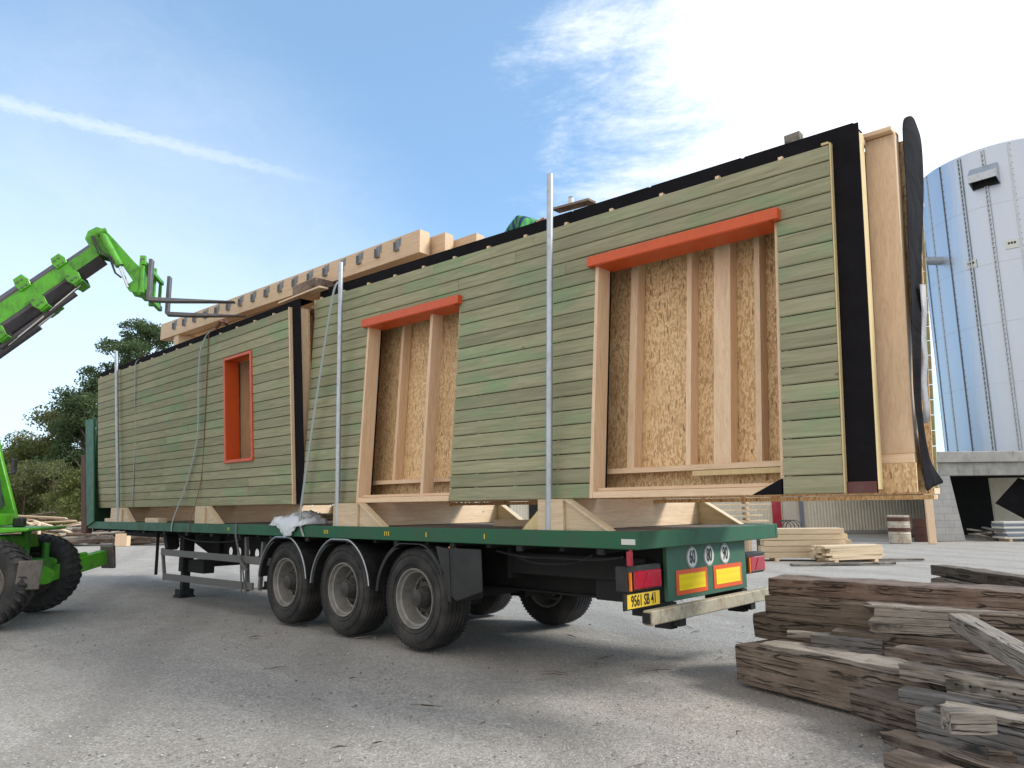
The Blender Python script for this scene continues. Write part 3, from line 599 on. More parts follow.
for k in range(7):
    for s_ in (-1.2, 0, 1.2):
        q = MB(); q.box(-.04, .04, -.22, .22, 0, .066); lp = GX(706, 22.0) + E1 * s_; lp.z = .75 + k * .16 + .047
        tag(q.build('sticker', M['spruce_y'], loc=lp, rot=(0, 0, az_r)), 'short spacer between boards of the stickered stack', 'spacer', 'spacers in the stickered stack')
q = MB()
for s_ in (-1.6, 1.6):
    for t_ in (-.2, .2): q.box(s_ - .05, s_ + .05, t_ - .05, t_ + .05, 0, .66)
    q.box(s_ - .05, s_ + .05, -.3, .3, .66, .745)
q.box(-1.55, 1.55, -.04, .04, .5, .6); tag(q.build('trestle', M['old'], loc=GX(706, 22.0), rot=(0, 0, az_r)), 'dark wooden trestle under the stickered board stack', 'trestle')
# blue-black cable loops on top
q = MB(); p0 = GX(789, 19.4)
for k in range(4):
    q.tube([p0 + E1 * (.1 * k - .15 + .22 * math.cos(t)) + Vector((0, 0, .80 + .2 * math.sin(t))) for t in np.linspace(0, math.pi, 9)], .012, 6)
tag(q.build('cable_coil', M['fender'], smooth=True), 'dark cable loops lying on top of the tall fresh plank stack', 'cable')

# left background: tilted heap of planks, low wall of rough slabs
rs = random.Random(4)
for i in range(34):
    u = rs.uniform(2, 58); d = rs.uniform(30.5, 34); L = rs.uniform(1.6, 3.4); q = MB(); q.box(-L / 2, L / 2, -.09, .09, -.02, .02)
    z = .25 + (1 - abs(u - 28) / 45) * rs.uniform(.2, 1.25)
    tag(q.build('heaped_plank', M['plank'] if i % 3 else M['old_red'], loc=GX(u, d, z), rot=(rs.uniform(-.4, .4), rs.uniform(-.22, .28), az_r + rs.uniform(-.5, .5)), bevel=.004), 'sawn plank lying at a tilt in the heap beyond the telehandler', 'plank', 'planks in the tilted heap')
for i in range(60):
    u = rs.uniform(58, 172); d = rs.uniform(31, 34.5); L = rs.uniform(1.2, 3.6); q = MB()
    q.tube([(-L / 2, 0, 0), (0, .03, .02), (L / 2, 0, 0)], [rs.uniform(.05, .11)] * 3, 7)
    tag(q.build('bark_offcut', (M['old'], M['old_grey'], M['old_red'])[i % 3], loc=GX(u, d, rs.uniform(.08, .62)), rot=(rs.uniform(-.2, .2), rs.uniform(-.06, .06), az_r + rs.uniform(-.3, .3)), smooth=True), 'rough bark slab in the low heap behind the front of the trailer', 'slab wood', 'rough slabs in the low heap')
q = MB(); q.box(-.25, .25, -.15, .15, 0, .5); q.build
tag(q.build('timber_block', M['spruce_z'], loc=GX(121, 30.6), rot=(0, 0, az_r), bevel=.01), 'pale squared block at the front of the low slab heap', 'block')
q = MB(); q.tube([GX(38, 29.5, .0), GX(38, 29.5, 1.0)], .06, 8); tag(q.build('marker_post', M['spruce_z'], smooth=True), 'short pale stake standing by the tilted plank heap', 'stake')
q = MB(); q.lathe([(0, 1.4), (.35, 1.0), (.65, .35), (.7, .02)], GX(66, 33), 'Z', 20); tag(q.build('sand_heap', M['ground'], smooth=True), 'small grey heap of gravel behind the telehandler wheel', 'gravel heap')

# ------------------------------------------------------------------ text helper
def text(s, size, loc, rot, mat, parent, off, sx=1.0, name='lettering', ext=.0008):
    cu = bpy.data.curves.new('t', 'FONT'); cu.body = s; cu.size = size; cu.align_x = 'CENTER'; cu.align_y = 'CENTER'; cu.extrude = ext; cu.offset = size * .02; cu.resolution_u = 3
    ob = bpy.data.objects.new('t', cu); COL.objects.link(ob); dg = bpy.context.evaluated_depsgraph_get(); me = bpy.data.meshes.new_from_object(ob.evaluated_get(dg))
    bpy.data.objects.remove(ob)
    me.transform(Matrix.Translation(Vector(loc) - Vector(off)) @ Matrix(rot).to_4x4() @ Matrix.Diagonal((sx, 1, 1, 1)))
    me.materials.clear(); me.materials.append(mat); me.name = name
    o = bpy.data.objects.new(name, me); COL.objects.link(o); o.parent = parent; return o
ROT_REAR = ((0, 0, 1), (1, 0, 0), (0, 1, 0)); ROT_SIDE = ((1, 0, 0), (0, 0, -1), (0, 1, 0))

# ------------------------------------------------------------------ semi trailer
XF, XR, ZB, ZT, W_ = -10.48, 2.807, 1.097, 1.236, 2.5
TR = empty('flatbed_trailer', (0, 1.25, 0), 'long green three-axle flatbed trailer carrying the timber wall panels', 'trailer'); TO = (0, 1.25, 0)
q = MB(); q.box(XF, XR, 0, .05, ZB, ZT); q.box(XF, XF + .05, .05, 2.45, ZB, ZT); q.box(XF, XR, 2.45, 2.5, ZB, ZT); q.box(XR - .05, XR, .05, 2.45, ZB, ZT)
q.build('rail', M['tgreen'], TR, TO, .006)
q = MB(); y = .055
while y < 2.4: q.box(XF + .055, XR - .055, y, y + .145, 1.19, 1.2285); y += .15
q.build('deck_floor', M['deck'], TR, TO, .002)
q = MB(); x = XF + .3
while x < XR: q.box(x, x + .05, .06, 2.44, 1.06, 1.18); x += .45
q.build('cross_members', M['frame'], TR, TO)
def holed_web(q, x0, x1, z0, z1, y0, y1, holes, r):
    """web plate with real round lightening holes"""
    n = 16; xe = x0
    for hx, hz in holes:
        a, b_ = hx - r * 1.5, hx + r * 1.5
        q.box(xe, a, y0, y1, z0, z1); q.box(a, b_, y0, y1, z0, hz - r * 1.5); q.box(a, b_, y0, y1, hz + r * 1.5, z1)
        for yy in (y0, y1):
            ring = []; sq = []
            for k in range(n):
                t = 2 * math.pi * k / n; c, s = math.cos(t), math.sin(t); m = max(abs(c), abs(s)); ring.append((hx + r * c, yy, hz + r * s)); sq.append((hx + r * 1.5 * c / m, yy, hz + r * 1.5 * s / m))
            o = len(q.v); q.v += ring + sq
            for k in range(n): k2 = (k + 1) % n; q.f.append((o + k, o + k2, o + n + k2, o + n + k))
        o = len(q.v) - 4 * n
        for k in range(n): k2 = (k + 1) % n; q.f.append((o + k, o + k2, o + 2 * n + k2, o + 2 * n + k))
        xe = b_
    q.box(xe, x1, y0, y1, z0, z1)
q = MB()
for y in (.78, 1.70):
    q.box(XF + .1, -7.2, y - .07, y + .07, .93, 1.06); q.box(-6.0, 2.5, y - .07, y + .07, .60, .62); q.box(-6.0, 2.5, y - .07, y + .07, 1.04, 1.06)
    holed_web(q, -6.0, 2.5, .62, 1.04, y - .006, y + .006, [(-5.72, .76), (-5.42, .76), (-5.12, .76), (-4.82, .76)], .075)
    q.prism([(-7.2, .93), (-6.0, .60), (-6.0, 1.06), (-7.2, 1.06)], y - .07, y + .07, lambda a, b, d: (a, d, b))
q.build('chassis_beams', M['frame'], TR, TO)
# tailboard, lamps, plates, bumper
q = MB(); q.box(2.66, 2.70, .575, 1.98, .645, 1.095); tb = q.build('tailboard', M['tgreen2'], TR, TO, .005)
for y_ in (.62, 1.87): q = MB(); q.box(2.3, 2.64, y_, y_ + .06, .5, 1.09); q.build('rear_bracket', M['frame'], TR, TO)
for y0, y1 in ((.70, 1.22), (1.335, 1.875)):
    q = MB(); q.box(2.701, 2.706, y0, y1, .685, .89); rb = q.build('reflective_panel', M['orangeborder'], TR, TO, .001)
    q = MB(); q.box(2.7062, 2.709, y0 + .04, y1 - .04, .722, .853); q.build('yellow_field', M['yrefl'], rb, TO)
for s, y in (('60', .975), ('80', 1.27), ('90', 1.565)):
    q = MB(); n = 28; rad = .093
    q.prism([(math.cos(2 * math.pi * k / n) * rad, math.sin(2 * math.pi * k / n) * rad) for k in range(n)], 2.701, 2.704, lambda a, b, d: (d, y + a, .985 + b)); ds = q.build('speed_disc', M['white'], TR, TO)
    q = MB(); q.prism([(math.cos(2 * math.pi * k / n) * .089, math.sin(2 * math.pi * k / n) * .089) for k in range(n)], 2.7042, 2.7052, lambda a, b, d: (d, y + a, .985 + b)); q.build('ring', M['black'], ds, TO)
    q = MB(); q.prism([(math.cos(2 * math.pi * k / n) * .083, math.sin(2 * math.pi * k / n) * .083) for k in range(n)], 2.7054, 2.7064, lambda a, b, d: (d, y + a, .985 + b)); q.build('face', M['white'], ds, TO)
    text(s, .158, (2.7082, y, .985), ROT_REAR, M['black'], ds, TO, .62, 'number')
for y0, y1 in ((.0, .50), (2.01, 2.40)):
    q = MB(); q.box(2.58, 2.69, y0, y1, .765, .965); lh = q.build('tail_lamp', M['fender'], TR, TO, .012)
    q = MB(); q.box(2.692, 2.712, y0 + (.08 if y0 < 1 else .05), y1 - .03, .785, .925); q.build('red_lens', M['redlens'], lh, TO, .008)
    q = MB(); q.box(2.692, 2.709, y0 + .03, y0 + .05, .78, .92); q.build('amber_strip', M['orangelens'], lh, TO)
    q = MB(); yc = (y0 + y1) / 2; q.prism([(yc - .06, .80), (yc + .08, .80), (yc + .01, .91)], 2.7125, 2.717, lambda a, b, d: (d, a, b)); q.build('triangle_reflector', M['redlens'], lh, TO)
q = MB(); q.box(2.66, 2.675, -.02, .49, .632, .758); pb = q.build('number_plate', M['frame'], TR, TO, .003)
q = MB(); q.box(2.676, 2.680, .02, .475, .642, .75); q.build('plate_field', M['yplate'], pb, TO, .001)
text('9561 SB 41', .118, (2.6815, .247, .694), ROT_REAR, M['black'], pb, TO, .66, 'plate_number')
q = MB(); q.box(2.72, 2.80, .16, 2.42, .515, .625); bp = q.build('bumper', M['bumper'], TR, TO, .008)
q = MB(); q.box(2.725, 2.795, .145, .158, .53, .61); q.build('end_cap', M['frame'], bp, TO)
q = MB(); q.box(2.55, 2.71, .58, .68, .43, .64); q.box(2.55, 2.71, 1.85, 1.95, .43, .64); q.box(2.66, 2.78, .60, .70, .455, .512); q.box(2.66, 2.78, 1.87, 1.96, .455, .512); q.build('bumper_mounts', M['frame'], TR, TO)
q = MB(); q.box(2.66, 2.79, -.006, -.001, 1.135, 1.178); q.build('white_marker', M['white'], TR, TO)
q = MB(); q.box(2.72, 2.765, -.035, .0, .975, 1.085); q.box(2.735, 2.75, -.02, .02, 1.08, 1.10); q.build('side_marker_lamp', M['redlens'], TR, TO, .006)
for x in (.62,): q = MB(); q.box(x - .05, x + .05, .02, .05, 1.02, 1.06); q.build('side_marker_lamp', M['orangelens'], TR, TO, .005)
for x, n in ((-2.65, 3), (-1.65, 3), (-.45, 3), (.25, 1), (1.1, 1), (-4.2, 2)):
    q = MB()
    for k in range(n): q.box(x + k * .035, x + k * .035 + .012, -.0025, -.0005, 1.145, 1.19)
    q.build('yellow_mark', M['yplate'], TR, TO)
# underbody: side skirts, tanks, axles
q = MB(); q.tube([(-2.9, .55, .82), (-2.2, .55, .82)], .16, 20); q.build('air_tank', M['frame'], TR, TO, smooth=True)
q = MB(); q.box(1.0, 2.55, .45, .49, .80, 1.0); q.box(.95, 1.0, .45, .7, .75, 1.05); q.build('side_box', M['frame'], TR, TO, .01); q = MB(); q.box(2.0, 2.4, .5, .76, .62, .95); q.build('battery_box', M['frame'], TR, TO, .01)
q = MB(); q.box(-6.9, -6.2, .55, 1.95, .5, .58); q.box(-6.5, -5.9, .42, .60, .42, .62); q.build('leg_cross_shaft', M['frame'], TR, TO)
for k in range(3):
    x = -1.31 * k
    q = MB(); q.tube([(x, .2, .52), (x, 2.3, .52)], .075, 14); q.box(x - .12, x + .12, .66, .9, .40, .66); q.box(x - .12, x + .12, 1.6, 1.84, .40, .66); q.prism([(x - .75, .58), (x - .6, .58), (x + .1, .40), (x + .1, .46), (x - .55, .78), (x - .75, .78)], .72, .82, lambda a, b, d: (a, d, b)); q.prism([(x - .75, .58), (x - .6, .58), (x + .1, .40), (x + .1, .46), (x - .55, .78), (x - .75, .78)], 1.68, 1.78, lambda a, b, d: (a, d, b))
    q.build('axle', M['frame'], TR, TO)
def wheel(x, yo, sgn, parent, proto=None):   # yo: outer face y, sgn=+1 body lies toward +Y
    e = bpy.data.objects.new('wheel', None); COL.objects.link(e); e.parent = parent; e.location = (x, yo - TO[1], .52)
    e.rotation_euler = (0, random.uniform(0, 6), 0 if sgn > 0 else math.pi) if False else ((0, 0, 0) if sgn > 0 else (0, 0, math.pi))
    if proto:
        for ch in proto.children: c = ch.copy(); COL.objects.link(c); c.parent = e
        return e
    w = .385; prof = [(.035, .292), (.02, .31), (.004, .36), (0, .41), (.01, .455), (.028, .487), (.045, .502), (.06, .510)]
    y = .075
    for gk in range(5):
        g_ = .093 + gk * .05; prof += [(g_ - .006, .518 if gk not in (0, 4) else .515), (g_ - .004, .505), (g_ + .004, .505), (g_ + .006, .518 if gk not in (4,) else .515)]
    prof += [(w - .06, .510), (w - .045, .502), (w - .028, .487), (w - .01, .455), (w, .41), (w - .004, .36), (w - .02, .31), (w - .035, .292)]
    q = MB(); q.lathe(prof, (0, 0, 0), 'Y', 72)
    for a in range(72):      # small shoulder notches read as raised blocks
        t = 2 * math.pi * a / 72
        for yy in (.052, w - .052): 
            c_, s_ = math.cos(t), math.sin(t); q.bar((c_ * .503, yy - .018, s_ * .503), (c_ * .503, yy + .018, s_ * .503), .022, .008, (c_, 0, s_))
    for r0 in (.34, .435): q.lathe([(.004 if r0 > .4 else .010, r0), (-.004 + (.004 if r0 < .4 else 0), r0 + .004), (.004, r0 + .008)], (0, 0, 0), 'Y', 72)
    q.build('tyre', M['rubber'], e, smooth=True, auto=40)
    q = MB(); q.lathe([(.03, .302), (.012, .300), (.014, .286), (.05, .275), (.06, .258), (.16, .248), (.20, .235), (.215, .205), (.20, .17), (.19, .10)], (0, 0, 0), 'Y', 64)
    q.lathe([(w - .03, .302), (w - .012, .3), (w - .02, .28), (w - .12, .25), (.20, .245)], (0, 0, 0), 'Y', 64)
    q.build('rim', M['rim'], e, smooth=True, auto=40)
    q = MB(); q.lathe([(.20, .165), (.165, .155), (.16, .115), (.10, .105), (.085, .095), (.04, .085), (.03, .07), (.022, .001)], (0, 0, 0), 'Y', 40)
    q.lathe([(.19, .20), (w - .06, .20), (w - .06, .001)], (0, 0, 0), 'Y', 40)
    hb = q.build('hub', M['hub'], e, smooth=True, auto=40)
    q = MB()
    for k in range(10):
        t = 2 * math.pi * k / 10; q.tube([(math.cos(t) * .168, .21, math.sin(t) * .168), (math.cos(t) * .168, .155, math.sin(t) * .168)], .017, 6)
    q.build('wheel_nuts', M['hub'], e)
    return e
wp = None
for k in range(3):
    for yo, sg in ((.04, 1), (2.46, -1)):
        w_ = wheel(-1.31 * k, yo, sg, TR, wp); wp = wp or w_
def fender(x, y0, y1, a0_, a1_, trim, name='mudguard'):
    q = MB(); n = 22; ro, ri = .585, .57
    for i in range(n):
        t0 = R(a0_ + (a1_ - a0_) * i / n); t1 = R(a0_ + (a1_ - a0_) * (i + 1) / n)
        P_ = [(x + r * math.cos(t) * 1.02, y, .52 + min(r * math.sin(t), .555 if r == ro else .545)) for t in (t0, t1) for r in (ri, ro) for y in (y0, y1)]
        q.add(P_, [(0, 1, 3, 2), (4, 6, 7, 5), (0, 4, 5, 1), (2, 3, 7, 6), (0, 2, 6, 4), (1, 5, 7, 3)])
        # edge lip
        P_ = [(x + r * math.cos(t) * 1.02, y, .52 + min(r * math.sin(t), .555 if r == ro else .50)) for t in (t0, t1) for r in (.545, ri) for y in (y0, y0 + .012)]
        q.add(P_, [(0, 1, 3, 2), (4, 6, 7, 5), (0, 4, 5, 1), (2, 3, 7, 6), (0, 2, 6, 4), (1, 5, 7, 3)])
    o = q.build(name, M['fender'], TR, TO, smooth=True)
    if trim:
        q = MB(); q.tube([(x + .592 * math.cos(R(a)) * 1.02, y0 - .004, .52 + min(.592 * math.sin(R(a)), .565)) for a in np.linspace(a0_, a1_, 26)], .009, 6); q.build('bright_edge', M['galv'], o, TO, smooth=True)
for k in range(3):
    x = -1.31 * k
    fender(x, .0, .44, 8 if k else 28, 176, k > 0); fender(x, 2.06, 2.5, 8, 176, False)
q = MB(); q.prism([(.50, .80), (.60, .53), (.63, .53), (.60, 1.03), (.40, 1.06)], .0, .44, lambda a, b, d: (a, d, b)); q.prism([(.42, 1.045), (1.04, 1.045), (1.06, .66), (.70, .55), (.60, .60), (.56, .80)], .012, .03, lambda a, b, d: (a, d, b)); q.build('mudflap', M['fender'], TR, TO, .006)
q = MB(); q.box(.615, .64, 2.04, 2.5, .42, 1.0); q.build('mudflap', M['fender'], TR, TO, .004)
# landing legs
for y in (.45, 2.05):
    q = MB(); q.box(-6.75, -6.57, y - .09, y + .09, .42, 1.09); q.box(-6.72, -6.60, y - .06, y + .06, .12, .42); lg = q.build('landing_leg', M['frame'], TR, TO, .006)
    q = MB(); q.box(-6.80, -6.52, y - .13, y + .13, -.005, .03)
    for s in (-.1, 0, .1): q.box(-6.78, -6.54, y + s - .012, y + s + .012, .03, .13)
    q.build('foot', M['frame'], lg, TO, .004)
q = MB(); q.bar((-7.3, .2, 1.05), (-7.15, .15, .36), .05, .06); q.bar((-7.05, .3, 1.08), (-6.9, .3, .8), .2, .12); q.box(-7.1, -6.9, .25, .4, .85, 1.0); q.build('side_bracket', M['frame'], TR, TO)
# side guard
q = MB(); q.box(-6.82, -3.05, .08, .11, .70, .80); q.bar((-6.68, .095, .36), (-3.55, .095, .40), .03, .10); q.bar((-6.8, .10, .81), (-6.62, .10, .31), .045, .05); q.bar((-3.85, .12, 1.06), (-3.75, .12, .32), .05, .05); q.bar((-3.35, .12, 1.0), (-3.4, .12, .36), .05, .05)
sg_ = q.build('side_guard', M['guard'], TR, TO, .004)
q = MB()
for k, (xa, xb, sg2) in enumerate(((1.1, 2.55, .05), (-6.4, -4.1, .09), (1.2, 2.2, .11), (-3.2, -2.8, .08))):
    q = MB(); q.tube([(lerp_(xa, xb, t), .16 + .03 * k, 1.03 - sg2 * math.sin(math.pi * t) - .01 * math.sin(9 * t)) for t in np.linspace(0, 1, 14)], .011, 6); q.build('air_line', M['fender'], TR, TO, smooth=True)
for x in np.arange(-10.2, 2.7, .9):
    q = MB(); q.box(x, x + .07, .012, .05, 1.045, 1.095); q.build('lashing_cleat', M['frame'], TR, TO, .004)
# front headboard
q = MB(); q.box(XF - .02, XF + .05, .0, 2.5, ZT, 3.35)
q.prism([(-10.46, ZT - .1), (-10.05, ZT + .004), (-10.30, 2.2), (-10.62, 3.35), (-11.15, 3.35)], -.03, -.002, lambda a, b, d: (a, d, b))
hbd = q.build('headboard', M['tgreen'], TR, TO, .004)
q = MB()
for y in np.linspace(.1, 2.4, 8): q.box(XF + .051, XF + .08, y - .03, y + .03, ZT, 3.33)
q.build('rib', M['tgreen'], hbd, TO, .004)
q = MB(); q.prism([(-10.82, 1.0), (-10.50, 1.0), (-10.98, 2.62), (-11.28, 2.62)], -.02, .10, lambda a, b, d: (a, d, b)); q.build('rusty_stanchion', M['rusty'], TR, TO, .01)
# strap lashed round rail and side guard
q = MB(); q.bar((-3.93, -.006, 1.25), (-3.93, -.006, 1.08), .05, .006, (0, 1, 0)); q.bar((-3.93, -.008, 1.08), (-3.86, .05, .72), .05, .006, (0, 1, 0)); q.bar((-3.9, .05, .76), (-3.66, .05, .60), .045, .02, (0, 1, 0)); q.bar((-3.86, .05, .74), (-3.80, .06, .28), .03, .012, (0, 1, 0)); q.bar((-3.83, .05, .74), (-3.68, .06, .30), .025, .012, (0, 1, 0))
tag(q.build('lashing_strap', M['guard']), 'dirty grey strap looped from the trailer rail down round the side guard', 'strap')

# ------------------------------------------------------------------ timber wall panels
def lerp(a, b, t): return a + (b - a) * t
class Wall:
    def __init__(s, x0, x1, H, y0, lean0, lean1, top0, top1):
        s.x0, s.x1, s.H, s.y0, s.l0, s.l1, s.t0, s.t1 = x0, x1, H, y0, lean0, lean1, top0, top1
    def __call__(s, x, d, h):
        t = (x - s.x0) / (s.x1 - s.x0); k = lerp(s.t0, s.t1, t) / s.H
        return (x, s.y0 + lerp(s.l0, s.l1, t) * h / s.H + d, 1.5 + h * k)
def cladding(Wf, x0, x1, H, n, openings, rnd, bat=.02):
    q = MB(); ph = H / n
    for i in range(n):
        h0 = i * ph; h1 = h0 + ph - .007; hm = (h0 + h1) / 2
        segs = [(x0, x1)]
        for (a, b_, lo, hi) in openings:
            if lo < hm < hi:
                ns_ = []
                for (p, r_) in segs:
                    if b_ <= p or a >= r_: ns_.append((p, r_))
                    else:
                        if a > p: ns_.append((p, a))
                        if b_ < r_: ns_.append((b_, r_))
                segs = ns_
        fin = []
        for (p, r_) in segs:
            cut = p
            while r_ - cut > 3.4:
                c = cut + rnd.uniform(1.2, 4.0)
                if r_ - c < .5: break
                fin.append((cut, c - .0015)); cut = c + .0015
            fin.append((cut, r_))
        for (p, r_) in fin:
            m = max(1, int((r_ - p) / 1.5)); dy = rnd.uniform(-.0015, .0015)
            bow = rnd.uniform(-.002, .002)
            for j in range(1): 
                # board with bevelled top and bottom edges
                sec = [(bat, h0), (.006 + dy, h0), (dy, h0 + .007), (dy, h1 - .006), (.006 + dy, h1), (bat, h1)]
                o = len(q.v)
                for k in range(m + 1):
                    x = lerp(p, r_, k / m); b0 = bow * math.sin(math.pi * k / m)
                    q.v += [Wf(x, d_, h_ + b0) for d_, h_ in sec]
                ns2 = len(sec)
                for k in range(m):
                    for e in range(ns2): e2 = (e + 1) % ns2; q.f.append((o + k * ns2 + e, o + k * ns2 + e2, o + (k + 1) * ns2 + e2, o + (k + 1) * ns2 + e))
                q.f.append(tuple(o + e for e in range(ns2))); q.f.append(tuple(o + m * ns2 + e for e in reversed(range(ns2))))
    return q
def nails(Wf, x0, x1, H, n, openings, step, first):
    q = MB(); ph = H / n; x = first
    while x < x1:
        for i in range(n):
            h = (i + .5) * ph
            if any(a - .02 < x < b_ + .02 and lo < h < hi for a, b_, lo, hi in openings): continue
            for dh in (-.03, .03):
                hh = h + dh + random.uniform(-.006, .006); xx = x + random.uniform(-.006, .006)
                q.box(xx - .0045, xx + .0045, -.0035, .004, hh - .0045, hh + .0045, Wf)
        x += step
    return q
def strips(Wf, x0, x1, h0, h1, d0, d1, openings=(), cx=None):
    """a sheet with rectangular openings, made of butted rectangles, curved surface followed in x steps"""
    q = MB(); xs_ = sorted(set([x0, x1] + [v for o in openings for v in o[:2] if x0 < v < x1])); hs_ = sorted(set([h0, h1] + [v for o in openings for v in o[2:4] if h0 < v < h1]))
    for a, b_ in zip(xs_, xs_[1:]):
        for c, d in zip(hs_, hs_[1:]):
            xm, hm = (a + b_) / 2, (c + d) / 2
            if any(o[0] < xm < o[1] and o[2] < hm < o[3] for o in openings): continue
            m = max(1, int((b_ - a) / 1.5))
            for k in range(m): q.box(lerp(a, b_, k / m), lerp(a, b_, (k + 1) / m), d0, d1, c, d, lambda x, y, z: Wf(x, y, z))
    return q
# --- rear clad panel
H_W = 2.6; rnd = random.Random(11)
WA = Wall(-2.36, 4.36, H_W, .10, .10, .30, 2.72, 2.53)
opA = [(-1.14, .49, .0, 2.09), (2.28, 3.945, .0, 2.12)]
PA = empty('clad_wall_panel', (1, .25, 1.5), 'long green boarded wall panel with two tall openings on the rear of the trailer', 'wall panel'); OA = (1, .25, 1.5)
cladding(WA, -2.36, 4.34, H_W, 20, opA, rnd).build('cladding', M['clad'], PA, OA)
q = strips(WA, -2.34, 4.535, .0, H_W + .13, .045, .055, opA)
# the top edge turns back over the panel
for k in range(8):
    a, b_ = lerp(-2.34, 4.535, k / 8), lerp(-2.34, 4.50, (k + 1) / 8); zz = H_W + .13
    q.box(a, b_, .045, .24, zz - .004 + .004, zz + .008, lambda x, y, z: WA(x, y, z + random.uniform(0, .002)))
q.build('black_membrane', M['membrane'], PA, OA)
q = MB(); x = -2.28
while x < 4.4:
    q.box(x, x + .035, .012, .044, H_W - .1, H_W + .022, WA)
    if not any(o[0] - .02 < x < o[1] for o in opA): q.box(x, x + .035, .021, .044, 0, H_W - .1, WA)
    else: q.box(x, x + .035, .021, .044, 2.14, H_W - .1, WA)
    x += .52
q.build('battens', M['spruce_z'], PA, OA)
q = MB(); q.box(4.342, 4.352, .004, .044, .0, H_W + .012, WA); q.box(4.29, 4.34, -.004, .043, H_W + .002, H_W + .02, WA); q.build('edge_batten', M['yellow_z'], PA, OA)
q = MB()
for x in (-2.30, -1.30, -.05, .495, .95, 1.6, 2.21, 3.95, 4.45): q.box(x, x + .045, .056, .20, .046, 2.60, WA)
q.build('studs', M['spruce_z'], PA, OA, 0)
q = MB(); q.box(4.497, 4.535, .058, .155, .02, H_W + .06, WA); q.build('end_stud', M['yellow_z'], PA, OA, .003)
q = MB(); q.box(-2.34, -1.14, .056, .2, 0, .045, WA); q.box(.49, 2.28, .056, .2, 0, .045, WA); q.box(-2.34, 4.53, .056, .2, H_W - .0, H_W + .04, WA); q.box(-1.3, .6, .056, .2, 2.14, 2.34, WA); q.box(2.1, 4.1, .056, .2, 2.17, 2.37, WA)
q.build('plates', M['spruce_x'], PA, OA)
q = strips(WA, -2.34, 4.50, .0, H_W, .201, .213, [(-1.3, .6, 0, 2.12), (2.1, 4.1, 0, 2.15)]); q.build('inner_board', M['osb'], PA, OA)
# openings: jamb, head lining, red drip board, sill
for (x0, x1, lo, hi) in opA:
    e = q = MB(); q.box(x0 - .005, x0 + .03, -.004, .17, .0, hi, WA); jb = q.build('jamb', M['spruce_z'], PA, OA, .002)
    q = MB(); q.box(x0 + .03, x0 + .034, .171, .188, .03, hi, WA); q.build('jamb_black_strip', M['membrane'], PA, OA)  # thin black strip behind the left jamb
    q = MB(); q.box(x1 - .03, x1 + .0, .023, .2, .0, hi, WA); q.build('jamb', M['spruce_z'], PA, OA, .002)
    q = MB(); q.box(x0 + .03, x1 - .03, -.0635, .2, hi - .052, hi - .046, WA); q.build('head_lining', M['red'], PA, OA, .002)
    q = MB(); q.box(x0 - .06, x1 + .03, -.065, .0185, hi - .045, hi + .05, WA); q.build('red_lintel', M['red'], PA, OA, .004)
    q = MB(); q.box(x0 + .03, x1 - .01, -.002, .15, .0, .055, WA); q.box(x0 + .035, x1 - .03, .05, .17, .058, .085, WA); q.build('sill', M['spruce_x'], PA, OA, .003)
q = MB(); q.prism([(3.72, .0), (3.935, .0), (3.935, .11)], -.006, .03, lambda a, b, d: WA(a, d, b + .0)); q.build('membrane_corner', M['membrane'], PA, OA)
q = MB(); q.box(4.352, 4.53, .03, .044, .0, .075, WA); q.build('brown_strip', paint('brown_red_strip', (.10, .022, .018), .5, .3), PA, OA)
# --- inner stud panel of the same pack
WB = Wall(-2.36, 4.7, H_W, .35, .12, .35, 2.74, 2.60)
PB = empty('stud_wall_panel', (1, .5, 1.5), 'unclad stud and chipboard wall panel standing behind the green panel openings', 'wall panel'); OB_ = (1, .5, 1.5)
q = strips(WB, -2.3, 4.72, .0, H_W - .02, .147, .16); q.build('chipboard', M['osb'], PB, OB_)
q = MB()
for x, w_ in ((-2.2, .045), (-1.75, .045), (-.86, .045), (-.33, .04), (.6, .045), (1.2, .045), (1.8, .045), (2.45, .075), (3.02, .045), (3.27, .145), (3.62, .045), (4.1, .045)): q.box(x, x + w_, .03, .146, .25, H_W - .05, WB)
q.build('studs', M['spruce_z'], PB, OB_, 0)
q = MB(); q.box(-2.3, 4.44, .0, .146, .205, .248, WB); q.box(-2.3, 4.44, .0, .146, H_W - .05, H_W, WB); q.box(4.44, 4.705, -.03, .10, .19, .248, WB); q.build('plates', M['spruce_x'], PB, OB_)
q = MB(); q.box(4.50, 4.705, .0, .10, .25, H_W - .01, WB); q.build('end_post', M['spruce_z'], PB, OB_, .004)
q = MB(); q.box(4.40, 4.43, -.02, .14, .25, H_W - .02, WB); q.build('brown_strip', M['old_red'], PB, OB_)
q = MB(); q.box(4.36, 4.70, -.06, .12, H_W - .005, H_W + .03, WB); q.build('top_cap', M['spruce_x'], PB, OB_, .003)
q = MB(); q.box(4.42, 4.715, -.035, -.015, .0, .188, WB); tag(q.build('chipboard_skirt', M['osb'], PB, OB_), 'chipboard skirt at the foot of the end post')
q = MB(); q.box(3.1, 3.93, .0, .1, .16, .20, WB); q.build('nailer', M['yellow_z'], PB, OB_)
